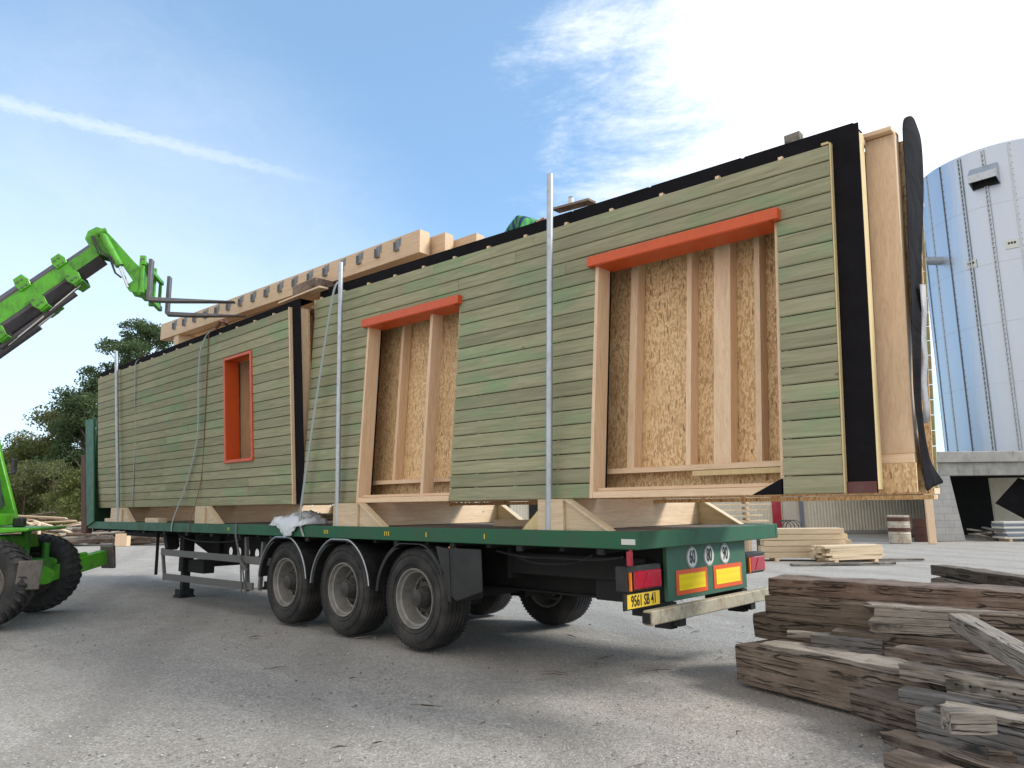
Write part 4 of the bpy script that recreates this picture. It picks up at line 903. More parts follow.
# flap of membrane hanging off the end
P0 = [(4.74, .76, 4.20), (4.74, .70, 3.7), (4.74, .60, 3.2), (4.74, .53, 2.8), (4.74, .42, 2.36), (4.74, .39, 2.08), (4.74, .38, 1.9), (4.74, .39, 1.74), (4.74, .38, 1.62), (4.74, .36, 1.50)]
P1 = [(4.74, 1.40, 4.30), (4.74, 1.27, 3.8), (4.74, 1.02, 3.3), (4.74, .76, 2.84), (4.74, .53, 2.38), (4.74, .47, 2.09), (4.74, .50, 1.90), (4.74, .58, 1.76), (4.74, .80, 1.63), (4.74, .90, 1.57)]
q = MB(); nS = 7
for i, (a, b_) in enumerate(zip(P0, P1)):
    for k in range(nS):
        t = k / (nS - 1); p = Vector(a).lerp(Vector(b_), t); p.x += .02 * math.sin(t * 4 + i * .9) * (.3 + .7 * t) + .008 * math.sin(i * 2.3 + k); p.z += .10 * math.sin(math.pi * t) * (1 if i == 0 else 0); q.v.append(tuple(p))
for i in range(len(P0) - 1):
    for k in range(nS - 1): q.f.append((i * nS + k, i * nS + k + 1, (i + 1) * nS + k + 1, (i + 1) * nS + k))
fl = q.build('membrane_flap', M['membrane'], PB, OB_, smooth=True); md = fl.modifiers.new('s', 'SUBSURF'); md.levels = md.render_levels = 2; md = fl.modifiers.new('t', 'SOLIDIFY'); md.thickness = .002
q = MB(); pts = [(4.76, .80, 2.95), (4.765, .74, 2.75), (4.75, .69, 2.55), (4.77, .62, 2.4), (4.75, .60, 2.25), (4.765, .53, 2.05), (4.75, .53, 1.95)]
for i, p in enumerate(pts): q.v += [(p[0] - .01, p[1] - .05 + .02 * (i % 2), p[2]), (p[0] + .01, p[1] + .02, p[2])]
for i in range(len(pts) - 1): q.f.append((2 * i, 2 * i + 1, 2 * i + 3, 2 * i + 2))
fb = q.build('flap_back', M['membrane_back'], fl, OB_, smooth=True); md = fb.modifiers.new('t', 'SOLIDIFY'); md.thickness = .003
# --- far panel of the rear pack
WC = Wall(-2.36, 4.52, H_W, 1.48, .2, .50, 2.6, 2.55)
PC = empty('far_wall_panel', (1, 1.5, 1.5), 'chipboard-backed wall panel on the far side of the rear pack', 'wall panel'); OC = (1, 1.5, 1.5)
strips(WC, -2.36, 4.52, 0, H_W, .0, .012).build('chipboard', M['osb'], PC, OC)
q = MB()
for k in range(12): x = -2.3 + k * .608; q.box(x, x + .045, .0125, .157, .045, H_W - .045, WC)
q.build('studs', M['spruce_z'], PC, OC)
q = MB(); q.box(-2.36, 4.52, .0125, .157, 0, .044, WC); q.box(-2.36, 4.52, .0125, .157, H_W - .044, H_W, WC); q.build('plates', M['spruce_x'], PC, OC); q = MB(); q.box(-2.3, 4.53, 1.42, 1.52, 1.458, 1.492); q.build('bottom_rail', M['osb'], PC, OC)
WC2 = lambda x, d, h: WC(x, .205 - d, h)
cladding(WC2, -2.36, 4.50, H_W, 20, [], rnd).build('cladding', M['clad'], PC, OC)
q = MB(); 
for k in range(6): q.box(4.40, 4.525, -.022, -.002, .98 + k * .13, .98 + k * .13 + .1295, WC)
q.build('edge_boards', M['clad'], PC, OC)
# --- front clad panel
WD = Wall(-10.29, -2.58, H_W, .10, -.20, -.17, 2.65, 2.59)
opD = [(-4.49, -3.655, .66, 2.15)]
PD = empty('clad_wall_panel', (-6.4, .1, 1.5), 'green boarded wall panel with one narrow orange-red window on the front of the trailer', 'wall panel'); OD = (-6.4, .1, 1.5)
cladding(WD, -10.29, -2.60, H_W, 20, opD, rnd).build('cladding', M['clad'], PD, OD)
q = strips(WD, -10.27, -2.37, .0, H_W + .10, .045, .055, opD)
for k in range(8):
    a, b_ = lerp(-10.27, -2.37, k / 8), lerp(-10.27, -2.37, (k + 1) / 8); q.box(a, b_, .045, .25, H_W + .10, H_W + .108, WD)
q.build('black_membrane', M['membrane'], PD, OD)
q = MB(); x = -10.2
while x < -2.6:
    q.box(x, x + .035, .012, .044, H_W - .1, H_W + .022, WD); x += .55
q.box(-2.598, -2.575, .0, .044, 0, H_W + .02, WD); q.build('battens', M['spruce_z'], PD, OD)
q = MB()
for k in range(13):
    x = -10.2 + k * .6
    if -4.6 < x < -3.62: continue
    q.box(x, x + .045, .056, .2, .045, 2.55, WD)
q.box(-2.5, -2.44, .056, .2, .0, 2.6, WD); q.build('studs', M['spruce_z'], PD, OD)
q = MB(); q.box(-10.27, -2.5, .056, .2, 0, .044, WD); q.box(-10.27, -2.5, .056, .2, H_W - .045, H_W, WD); q.build('plates', M['spruce_x'], PD, OD)
strips(WD, -10.27, -2.42, 0, H_W, .201, .213, opD).build('inner_board', M['osb'], PD, OD)
x0, x1, lo, hi = opD[0]; wn_ = MB()
wn_.box(x0 - .03, x0 + .025, -.02, .2, lo, hi, WD); wn_.box(x1 - .025, x1 + .03, -.02, .2, lo, hi, WD); wn_.box(x0 - .03, x1 + .03, -.02, .2, hi, hi + .04, WD); wn_.box(x0 - .03, x1 + .03, -.03, .2, lo - .045, lo, WD)
wo_ = wn_.build('window_frame', M['red'], PD, OD, .003)
# --- second and third panel of the front pack
for i, (yy, ln, lab, xe) in enumerate(((.36, -.15, 'stud panel sandwiched behind the front green panel, its edge at the joint', -2.37), (1.5, -.1, 'far wall panel of the front pack beside the headboard', -2.45))):
    Wn = Wall(-10.25, xe, H_W, yy, ln, ln, 2.65, 2.66); P = empty('stud_wall_panel' if i == 0 else 'far_wall_panel', (-6.4, yy, 1.5), lab, 'wall panel'); O_ = (-6.4, yy, 1.5)
    q = MB(); q.box(xe - .04, xe - .03, .026, .099, 0, 2.64, Wn); q.build('edge_gap_shade', M['membrane'], P, O_)  # black strip set in the gap as its painted shade
    strips(Wn, -10.25, xe - .02, 0, H_W, .15, .162).build('chipboard', M['osb'], P, O_)
    q = MB()
    for k in range(13): x = -10.2 + k * .62; q.box(x, x + .045, .0, .149, .045, 2.55, Wn)
    q.box(xe - .04, xe - .015, -.0, .025, 0, 2.66, Wn); q.box(xe - .05, xe - .03, .10, .149, 0, 2.62, Wn); q.box(-3.9, -3.82, .0, .149, .045, 2.55, Wn)
    q.build('studs', M['spruce_z'], P, O_)
    q = MB(); q.box(-10.2, xe - .07, 0, .149, 0, .044, Wn); q.box(-10.2, xe - .07, 0, .149, 2.556, 2.6, Wn); q.build('plates', M['spruce_x'], P, O_)
    if i: cladding(lambda x, d, h: Wn(x, .205 - d, h), -10.25, xe, H_W, 20, [], rnd).build('cladding', M['clad'], P, O_)
    else:
        q = MB()
        for k in range(12): q.box(-4.3, -3.5, .10, .125, .66 + k * .13, .66 + k * .13 + .122, Wn)
        q.build('cross_boards', M['clad'], P, O_)
q = MB(); q.box(-2.33, -2.30, .28, .32, 1.52, 4.28); q.build
tag(q.build('spacer_batten', M['yellow_z'], bevel=.002), 'thin yellowish upright batten in the joint between the two packs', 'batten')
q = MB(); q.box(-3.25, -2.15, .12, .75, 4.33, 4.355); tag(q.build('plywood_sheet', M['spruce_x'], bevel=.002), 'pale plywood piece lying on top across the joint of the packs', 'board')
q = MB(); q.box(-3.0, -2.4, .2, .9, 4.357, 4.55); tag(q.build('packing_block', M['old_red'], bevel=.006), 'brown packing timber under the roof beams at the joint', 'packing timber')
q = MB(); q.box(-7.2, -7.0, .2, 1.1, 4.27, 4.55); tag(q.build('packing_block', M['spruce_y'], bevel=.004), 'pale packing timber under the left end of the roof beams', 'packing timber')
# --- bearers between deck and panels
for i, (xl, xr, gl) in enumerate(((-9.25, -8.65, 0), (-5.4, -5.05, 0), (-1.5, -1.0, 0), (1.76, 2.05, .24))):
    lab = ('frontmost pale timber cradle block with a sloping cheek under the load', 'timber cradle under the front panel, second from the headboard', 'timber cradle behind the mudguards next to the crumpled white film', 'rearmost timber cradle with sloping cheeks both ways on the trailer deck')[i]
    t = empty('load_cradle', (xr, 1.2, ZT), lab, 'cradle'); O_ = (xr, 1.2, ZT)
    for yb, yf in ((.02, .20), (2.24, 2.42)):
        q = MB(); q.box(xl, xr - .002, yb, yf, ZT - .004, 1.497); q.build('block', M['plank'], t, O_, .004)
        q = MB(); q.prism([(xr, 1.495), (xr, ZT - .003), (xr + .47, ZT - .003), (xr + .43, ZT + .02), (xr + .03, 1.495)], yb + .03, yb + .06, lambda a, b, d: (a, d, b)); q.prism([(xr + .03, 1.497), (xr, 1.49), (xr + .44, ZT + .0), (xr + .48, ZT + .0)], yb + .005, yb + .10, lambda a, b, d: (a, d, b)); q.build('cheek', M['plank'], t, O_, .002)
        if gl: q = MB(); q.prism([(xl, 1.44), (xl, ZT - .003), (xl - gl, ZT - .003)], yb + .05, yb + .08, lambda a, b, d: (a, d, b)); q.build('cheek', M['yellow_z'], t, O_, .002)
    q = MB(); q.box(xr - .07, xr - .006, .20, 2.24, ZT - .003, 1.495); q.box(xl + .0, xl + .06, .20, 2.24, ZT - .003, 1.47); q.build('cross_bearer', M['spruce_y'], t, O_, .003)
for i, (x0, x1, y0, y1, z1, lab) in enumerate(((-9.7, -9.35, .06, .2, 1.30, 'short pale offcut lying on the deck beside the headboard'), (-7.55, -6.95, .05, .2, 1.31, 'flat pale offcut on the deck between the two front cradles'), (.4, 1.3, .8, .95, 1.30, 'low timber lying on the deck under the big rear opening'))):
    q = MB(); q.box(x0, x1, y0, y1, 1.23, z1); tag(q.build('offcut', M['plank'], bevel=.005), lab, 'offcut')
q = MB(); q.box(-10.2, -1.6, 1.9, 2.0, 1.236, 1.36)
tag(q.build('lower_runner', M['old'], bevel=.004), 'dark runners lying lengthwise on the deck under the panels', 'runner')

# --- roof beams with joist hangers
bdir = Vector((-7.0, -.46, 0)).normalized(); ang = math.atan2(-bdir.y, -bdir.x)
def roof_beam(x, y, L, h, w, lab, hang):
    t = empty('roof_beam', (x, y, 4.55), lab, 'beam', 'glued roof beams on top of the load', (0, 0, ang))
    q = MB(); q.box(-L, 0, 0, w, 0, h); q.build('timber', M['glulam'], t, bevel=.004)
    if hang:
        for k in range(hang):
            a = -.42 - k * (L - .6) / hang
            q = MB(); q.box(a - .04, a + .04, -.006, -.001, .13, h - .03); q.box(a - .04, a - .036, -.035, -.0065, .12, h - .06); q.box(a - .045, a + .04, -.035, -.001, .115, .1195); q.box(a + .041, a + .075, -.003, -.0005, .17, h - .02)
            q.build('joist_hanger', M['hanger'], t)
roof_beam(-.65, .60, 7.05, .30, .17, 'front glued roof beam with a row of steel joist hangers', 17)
roof_beam(-.45, .84, 6.9, .27, .15, 'second glued roof beam directly behind the hanger beam', 0)
roof_beam(-.14, 1.08, 5.3, .24, .15, 'third roof beam reaching farthest right behind the other two', 0)
# small blocks on the top
q = MB(); q.box(3.98, 4.10, .50, .58, 4.155, 4.27); tag(q.build('wood_block', M['old_grey'], rot=(0, 0, 0), bevel=.003), 'small grey block on the top edge near the right end of the load', 'block')
# --- poles
def pole(a, b_, lab, r=.03):
    t = empty('steel_pole', a, lab, 'pole'); q = MB(); q.tube([a, b_], r, 14, False); q.tube([Vector(a) + Vector((0, 0, .001)), Vector(b_) - Vector((0, 0, .001))], r - .004, 14, False); q.build('tube', M['galv'], t, a, smooth=True)
pole((1.88, .03, 1.236), (1.96, .05, 4.49), 'tallest steel pole standing between the two large openings')
pole((-1.42, .03, 1.236), (-1.53, .045, 4.50), 'steel pole standing left of the narrower opening', .0301)
pole((-8.82, .03, 1.236), (-9.0, -.19, 4.50), 'steel pole leaning on the far left end of the front panel', .0302)
# straps and ropes
def ribbon(pts, w, mat, name, lab, cat, t=.004, wd=(1, 0, 0)):
    q = MB(); pts = [Vector(p) for p in pts]; sm = []
    for i in range(len(pts) - 1):
        p0, p1, p2, p3 = pts[max(0, i - 1)], pts[i], pts[i + 1], pts[min(len(pts) - 1, i + 2)]
        for k in range(8):
            s = k / 8; sm.append(.5 * ((2 * p1) + (-p0 + p2) * s + (2 * p0 - 5 * p1 + 4 * p2 - p3) * s * s + (-p0 + 3 * p1 - 3 * p2 + p3) * s ** 3))
    sm.append(pts[-1]); wv = Vector(wd) * w / 2
    for p in sm: q.v += [tuple(p - wv), tuple(p + wv)]
    for i in range(len(sm) - 1): q.f.append((2 * i, 2 * i + 1, 2 * i + 3, 2 * i + 2))
    o = q.build(name, mat, smooth=True); md = o.modifiers.new('t', 'SOLIDIFY'); md.thickness = t; return tag(o, lab, cat)
ribbon([(-1.95, .45, 4.36), (-1.72, .12, 4.30), (-1.78, .06, 3.9), (-1.98, .03, 2.8), (-2.16, .0, 1.7), (-2.2, -.012, 1.30), (-2.1, -.012, 1.1)], .05, M['strap'], 'lashing_strap', 'pale slanting strap running from the roof beams to the white film', 'strap')
ribbon([(-4.75, .2, 4.32), (-4.9, -.06, 4.25), (-5.15, -.14, 4.0), (-5.25, -.12, 3.5), (-5.35, -.04, 2.6), (-5.8, .03, 1.9), (-6.15, -.012, 1.3), (-6.2, -.012, 1.1)], .045, M['strap'], 'lashing_strap', 'slack grey strap curving down the middle of the front panel', 'strap')
ribbon([(-5.0, .1, 4.28), (-5.0, -.09, 4.19), (-5.05, -.08, 3.9), (-5.2, .0, 2.8), (-5.35, .06, 1.9), (-5.5, -.012, 1.24), (-5.5, -.012, 1.1)], .02, M['rope'], 'rope', 'red-brown rope hanging straight down the front panel', 'rope')
ribbon([(-8.1, .0, 4.25), (-8.1, -.12, 4.14), (-8.15, -.09, 3.7), (-8.2, .0, 2.9), (-8.3, .07, 1.5)], .03, M['strap'], 'lashing_strap', 'thin strap hanging just right of the leftmost pole', 'strap')
q = MB(); q.tube([(-4.95, .0, 4.28), (-4.85, -.05, 4.25), (-4.7, -.05, 4.32), (-4.6, 0, 4.25), (-4.75, .05, 4.36)], .03, 7); tag(q.build('rope_knot', M['rope'], smooth=True), 'bunched brown rope on the top edge under the fork tips', 'rope')
# crumpled film
rs = random.Random(3); nX, nY = 26, 12; V = []
for j in range(nY):
    for i in range(nX):
        s = i / (nX - 1); t = j / (nY - 1); x = -2.95 + s * .85; 
        if t < .6: y = .32 - t / .6 * .34; z = 1.25 + .10 * math.sin(s * math.pi) * (1 - t) + rs.uniform(0, .085) * (1 if 0 < i < nX - 1 else 0)
        else: y = -.022 - rs.uniform(0, .02); z = 1.235 - (t - .6) / .4 * .14 * math.sin(max(0, min(1, (s - .25) / .6)) * math.pi) + rs.uniform(-.01, .01)
        V.append((x + rs.uniform(-.02, .02), y, z))
F = [(j * nX + i, j * nX + i + 1, (j + 1) * nX + i + 1, (j + 1) * nX + i) for j in range(nY - 1) for i in range(nX - 1)]
o = arrmesh('plastic_film', V, F, M['film']); md = o.modifiers.new('t', 'SOLIDIFY'); md.thickness = .002; tag(o, 'crumpled white plastic film lying over the green rail above the front mudguard', 'plastic film')

# ------------------------------------------------------------------ telehandler
TH = empty('telehandler', (-5.848, -2.197, 0), 'lime green telehandler at the left edge reaching over the load with its forks', 'telehandler', rot=(0, 0, R(56)))
def tb_(name, mat, q, parent=None, **k): return q.build(name, mat, parent or TH, **k)
def th_wheel(a, b, proto=None):
    e = bpy.data.objects.new('wheel', None); COL.objects.link(e); e.parent = TH; e.location = (a, b, .56)
    if proto:
        for ch in proto.children: c = ch.copy(); COL.objects.link(c); c.parent = e
        e.rotation_euler = (0, 0, math.pi) if b > 0 else (0, 0, 0); return e
    q = MB(); prof = [(-.17, .30), (-.20, .36), (-.205, .44), (-.185, .50), (-.14, .535), (.14, .535), (.185, .50), (.205, .44), (.20, .36), (.17, .30)]; q.lathe(prof, (0, 0, 0), 'Y', 60)
    for k in range(34):
        for s in (-1, 1):
            t0 = 2 * math.pi * (k + (.5 if s > 0 else 0)) / 34
            pts = [(math.cos(t0 + dt) * r, yy * s, math.sin(t0 + dt) * r) for dt, r, yy in ((0, .538, .0), (.09, .538, .10), (.15, .524, .165), (.19, .465, .192))]
            for p, p2 in zip(pts, pts[1:]): m = (Vector(p) + Vector(p2)) / 2; q.bar(p, p2, .035, .03, (m.x, 0, m.z))
    q.build('tyre', M['rubber'], e, smooth=True, auto=40)
    q = MB(); q.lathe([(-.17, .30), (-.19, .29), (-.17, .27), (-.08, .25), (-.06, .15), (-.1, .13), (-.11, .01)], (0, 0, 0), 'Y', 40); q.lathe([(.17, .30), (.19, .29), (.17, .27), (.05, .25), (.03, .01)], (0, 0, 0), 'Y', 40); q.build('rim', M['padsteel'], e, smooth=True); return e
wpp = th_wheel(0, -.8); th_wheel(0, .8, wpp); th_wheel(-2.6, -.8, wpp); th_wheel(-2.6, .8, wpp)
q = MB(); q.box(-3.4, .35, -.36, .36, .45, .80); q.box(-.15, .15, -.62, .62, .47, .66); q.box(-2.75, -2.45, -.62, .62, .47, .66); q.box(-3.2, -.25, -.55, .55, .80, 1.0); tb_('chassis', M['limedark'], q, bevel=.01)
q = MB(); q.prism([(-.35, 1.14), (.40, 1.19), (.42, 1.23), (-.35, 1.25)], -.75, .55, lambda a, b, d: (a, d, b)); q.prism([(-.9, .95), (.1, .95), (.05, 1.13), (-.9, 1.13)], -.5, .5, lambda a, b, d: (a, d, b)); tb_('front_hood', M['lime'], q, bevel=.012)
q = MB(); q.prism([(-3.0, 1.25), (-.02, 1.26), (-.06, 1.42), (-.30, 2.16), (-.42, 2.62), (-.50, 2.62), (-.38, 2.12), (-.2, 1.52), (-3.0, 1.52)], -.78, -.70, lambda a, b, d: (a, d, b)); q.prism([(-3.0, 1.25), (-.02, 1.26), (-.06, 1.42), (-.30, 2.16), (-.42, 2.62), (-.50, 2.62), (-.38, 2.12), (-.2, 1.52), (-3.0, 1.52)], .02, .10, lambda a, b, d: (a, d, b)); q.box(-1.9, -.42, -.78, .10, 2.62, 2.70); q.box(-.5, -.06, -.70, .02, 1.26, 1.42); q.box(-1.9, -1.82, -.78, -.70, 1.52, 2.62); q.box(-1.9, -1.82, .02, .10, 1.52, 2.62)
cb = tb_('cab_frame', M['lime'], q, bevel=.012)
m, nt_, b = mat_new('cab_glass'); b.inputs['Base Color'].default_value = (.05, .07, .07, 1); b.inputs['Roughness'].default_value = .08; b.inputs['Alpha'].default_value = .75
q = MB(); q.box(-1.82, -.46, -.745, -.735, 1.52, 2.6); q.prism([(-.22, 1.5), (-.21, 1.5), (-.44, 2.6), (-.45, 2.6)], -.7, .02, lambda a, b, d: (a, d, b)); tb_('cab_window', m, q, cb)
q = MB(); q.box(-1.5, -.9, -.6, -.1, 1.3, 1.7); q.box(-1.55, -1.4, -.6, -.1, 1.7, 2.3); tb_('seat', M['fender'], q, cb, bevel=.03)
q = MB(); q.box(-3.6, -1.95, -.7, .55, 1.0, 1.75); tb_('engine_cover', M['lime'], q, bevel=.05)
q = MB(); q.tube([(-.35, .12, 1.95), (-.25, .3, 2.0), (-.28, .42, 2.05)], .014, 6); mr = tb_('mirror_arm', M['fender'], q)
q = MB(); q.box(-.30, -.26, .30, .44, 1.98, 2.20); tb_('mirror', M['fender'], q, mr, bevel=.02)
q = MB(); q.box(.02, .14, -.25, -.10, 1.24, 1.36); tb_('work_lamp', M['fender'], q, bevel=.015)
q = MB(); q.tube([(.06, .12, .55), (.06, .12, 1.18)], .06, 12); q.tube([(.2, .45, .7), (.2, .45, 1.0)], .05, 12); tb_('lift_post', M['limedark'], q, smooth=True)
# stabilisers
for s, pr_ in ((1, ((.05, .25, .50), (.70, 1.33, .73))), (-1, ((.10, -.2, .56), (.50, -.86, .66)))):
    a, b_ = Vector(pr_[0]), Vector(pr_[1]); q = MB(); q.bar(a, b_, .16, .22); md_ = a.lerp(b_, .45); q.bar(md_ + Vector((0, 0, .0)), b_, .13, .17); q.tube([a + Vector((0, 0, .18)), a.lerp(b_, .75) + Vector((0, 0, .12))], .045, 10)
    stb = tb_('stabiliser_arm', M['lime'], q, bevel=.01)
    d = (b_ - a).normalized(); c = b_ + d * .07
    q = MB(); n_ = Vector((d.x, d.y, .25 * s)).normalized(); up_ = Vector((-.25 * d.x, -.25 * d.y, 1)).normalized() if s > 0 else Vector((.05, 0, 1)); si = d.cross(up_).normalized()
    q.hexa([c - si * .13 - up_ * .19 - d * .03, c + si * .13 - up_ * .19 - d * .03, c + si * .13 - up_ * .19 + d * .02, c - si * .13 - up_ * .19 + d * .02, c - si * .13 + up_ * .16 + d * .0, c + si * .13 + up_ * .16 + d * .0, c + si * .13 + up_ * .16 + d * .06, c - si * .13 + up_ * .16 + d * .06])
    tb_('foot_pad', M['padsteel'], q, stb, bevel=.008)
q = MB(); q.tube([(.25, .1, .62), (.45, -.15, .58)], .11, 14); q.tube([(.15, -.05, .75), (.3, .5, .72)], .05, 10); q.box(.1, .32, -.3, .4, .45, .62); tb_('stabiliser_bracket', M['lime'], q, smooth=True)
# boom
bd = Vector((math.cos(R(42)), 0, math.sin(R(42)))); bn = Vector((-math.sin(R(42)), 0, math.cos(R(42)))); B0 = Vector((-.5, 0, 4.12))
def BP(t, n, b): return B0 + bd * t + bn * n + Vector((0, b, 0))
def boxsec(q, t0, t1, h, w, c, off=0):
    pr_ = [(-w / 2 + c, -h / 2), (w / 2 - c, -h / 2), (w / 2, -h / 2 + c), (w / 2, h / 2 - c), (w / 2 - c, h / 2), (-w / 2 + c, h / 2), (-w / 2, h / 2 - c), (-w / 2, -h / 2 + c)]
    o = len(q.v); q.v += [tuple(BP(t0, n + off, b)) for b, n in pr_] + [tuple(BP(t1, n + off, b)) for b, n in pr_]
    q.f.append(tuple(o + i for i in range(8))); q.f.append(tuple(o + 15 - i for i in range(8)))
    for i in range(8): j = (i + 1) % 8; q.f.append((o + i, o + j, o + 8 + j, o + 8 + i))
bm_e = bpy.data.objects.new('boom', None); COL.objects.link(bm_e); bm_e.parent = TH
secs = ((-3.6, .02, .60, .42), (-.1, .66, .53, .37), (.6, 1.22, .46, .32), (1.15, 1.62, .37, .27))
for t0, t1, h, w_ in secs:
    q = MB(); boxsec(q, t0, t1, h, w_, .10); q.build('boom_section', M['boomsteel'], bm_e, smooth=True, auto=20)
    q = MB()
    for s in (-1, 1): q.prism([(t0, -h * .22), (t1, -h * .22), (t1, h * .24), (t0, h * .24)], s * (w_ / 2 + .001), s * (w_ / 2 + .006), lambda a, b, d: BP(a, b, d))
    q.build('green_side', M['lime'], bm_e)
for t, h, w_ in ((.0, .60, .44), (.66, .53, .39), (1.22, .46, .34)):
    q = MB()
    for s in (-1, 1):
        for nn_ in (1, -1):
            q.prism([(t - .16, nn_ * h * .16), (t + .0, nn_ * h * .16), (t + .03, nn_ * h * .30), (t + .0, nn_ * h * .52), (t - .13, nn_ * h * .54), (t - .17, nn_ * h * .35)], s * (w_ / 2 + .002), s * (w_ / 2 + .03), lambda a, b, d: BP(a, b, d))
    for nn_ in (1, -1): q.prism([(t - .14, nn_ * h * .50), (t, nn_ * h * .50), (t, nn_ * h * .57), (t - .14, nn_ * h * .57)], -w_ / 2, w_ / 2, lambda a, b, d: BP(a, b, d))
    cl_ = q.build('wear_pad_collar', M['lime'], bm_e, bevel=.006)
    for s in (-1, 1):
        for (a, b_) in ((t - .11, .22), (t - .04, .22), (t - .11, .40), (t - .04, .40), (t - .11, -.22), (t - .04, -.40), (t - .11, -.40)):
            q = MB(); q.tube([BP(a, b_ * h, s * (w_ / 2 + .03)), BP(a, b_ * h, s * (w_ / 2 + .045))], .014, 8); q.build('bolt', M['steel'], cl_)
q = MB(); q.tube([BP(-3.4, -.40, 0), BP(.35, -.36, 0)], .07, 14); q.tube([BP(-.2, -.34, -.08), BP(1.02, -.31, -.06)], .045, 12); tb_('lift_cylinder', M['boomsteel'], q, bm_e, smooth=True)
q = MB(); q.tube([BP(.35, -.36, 0), BP(.62, -.34, 0)], .022, 8); q.tube([BP(-.1, -.40, -.12), BP(.5, -.35, -.12)], .012, 8); q.tube([BP(.6, -.33, -.12), BP(1.15, -.28, -.12)], .012, 8); tb_('piston_rod', M['chrome'], q, bm_e, smooth=True)
q = MB()
for t in (.03, .66): q.box(-.05, .05, -.05, .05, -.03, .03, lambda a, b, c: BP(t + a + .05, -.33 + c, b))
tb_('pulley', M['limedark'], q, bm_e, bevel=.01)
A2 = lambda a, b, d: (a, d, b)
poly = [(.55, 5.38), (.58, 5.50), (.69, 5.575), (.80, 5.545), (.96, 5.38), (1.24, 5.07), (1.36, 4.96), (1.38, 4.70), (1.30, 4.60), (1.20, 4.62), (1.15, 4.70), (1.24, 4.78), (1.10, 4.98), (1.0, 5.1), (.90, 5.12), (.74, 5.16), (.64, 5.24)]
q = MB(); q.prism(poly, -.15, -.11, A2); q.prism(poly, .11, .15, A2); q.prism([(.69, 5.57), (.80, 5.54), (1.24, 5.06), (1.22, 5.04), (.79, 5.51), (.69, 5.54)], -.11, .11, A2); q.prism([(.58, 5.50), (.69, 5.575), (.69, 5.54), (.61, 5.48)], -.11, .11, A2); nk = tb_('boom_head', M['lime'], q, bm_e, bevel=.005)
q = MB(); q.tube([(.79, -.19, 5.47), (.83, -.19, 5.38), (1.06, -.19, 4.98)], [.05, .058, .058], 12); q.tube([(.72, -.2, 5.45), (.85, -.2, 5.50)], .05, 12); tb_('tilt_cylinder', M['lime'], q, nk, smooth=True)
q = MB(); q.tube([(1.06, -.19, 4.98), (1.20, -.19, 4.66)], .022, 10); tb_('tilt_rod', M['chrome'], q, nk, smooth=True)
q = MB()
for s in (.0, .03): q.tube([(.66 + s, -.22, 5.40), (.78 + s, -.24, 5.15 + s), (.93 + s, -.24, 5.08), (1.0, -.22, 4.9)], .012, 6)
q.tube([(.95, -.2, 5.02), (1.02, -.22, 4.86), (1.1, -.2, 4.8)], .014, 6); tb_('hydraulic_hose', M['fender'], q, nk, smooth=True)
# carriage and forks
q = MB(); q.box(1.36, 1.44, -.32, -.26, 4.52, 5.12); q.box(1.36, 1.44, .26, .32, 4.52, 5.12); q.box(1.44, 1.50, -.52, .52, 4.50, 4.58); q.box(1.44, 1.50, -.52, .52, 4.92, 4.98); q.box(1.34, 1.42, -.14, .14, 4.55, 5.0); q.box(1.44, 1.48, -.50, -.44, 4.58, 4.92); q.box(1.44, 1.48, .44, .50, 4.58, 4.92); q.box(1.44, 1.47, -.03, .03, 4.58, 4.92)
cg = tb_('fork_carriage', M['lime'], q, bm_e, bevel=.006)
q = MB(); q.tube([(1.4, -.33, 5.05), (1.4, .33, 5.05)], .028, 10); tb_('fork_shaft', M['steel'], q, cg, smooth=True)
for b in (-.4, .4):
    a0_ = 1.52 if b < 0 else 1.58; tip = a0_ + 1.2
    q = MB(); poly = [(a0_, 5.03), (a0_ + .05, 5.03), (a0_ + .05, 4.46), (tip, 4.455), (tip, 4.445), (a0_ + .35, 4.405), (a0_ + .03, 4.405), (a0_, 4.435)]
    q.prism(poly, b - .06, b + .06, A2); tb_('fork', M['steel'], q, bm_e, bevel=.005)

# ------------------------------------------------------------------ old timber pile
def timber(name, p, L, ang, h, w, mat, lab, tilt=0, rough=.012, seed=0, grp=None, ragged=0, roll=0):
    rs = random.Random(seed or hash(lab) % 999); nl = max(4, int(L / .08)); V = []; F = []
    sec = []; c = min(h, w, .14) * .07
    pts = [(0 + c, -h), (w * .5, -h), (w - c, -h), (w, -h + c), (w, -h / 2), (w, -c), (w - c, 0), (w * .66, 0), (w * .33, 0), (c, 0), (0, -c), (0, -h * .35), (0, -h * .65), (0, -h + c)]
    n = len(pts); ph = [rs.uniform(0, 6.28) for _ in pts]; fr = [rs.uniform(3, 9) for _ in pts]
    for i in range(nl + 1):
        x = L * i / nl; endk = 1 - .04 * max(0, 1 - min(i, nl - i) / 1.2)
        for k, (y, z) in enumerate(pts):
            dx = 0
            if ragged and i <= 1: dx = rs.uniform(0, ragged) * (1 if i == 0 else .2)
            nzv = math.sin(x * fr[k] + ph[k]) * rough * .6 + rs.gauss(0, rough * .35)
            V.append((x + dx + rs.uniform(-.004, .004), w / 2 + (y - w / 2) * endk + nzv * .7, -h / 2 + (z + h / 2) * endk + nzv))
    for i in range(nl):
        for k in range(n): k2 = (k + 1) % n; F.append((i * n + k, i * n + k2, (i + 1) * n + k2, (i + 1) * n + k))
    q = MB(); q.v = V; q.f = F + [tuple(range(n)), tuple(nl * n + k for k in reversed(range(n)))]
    o = q.build(name, mat, loc=p, rot=(R(roll), R(tilt), R(ang)), smooth=True, auto=28); return tag(o, lab, 'timber', grp)
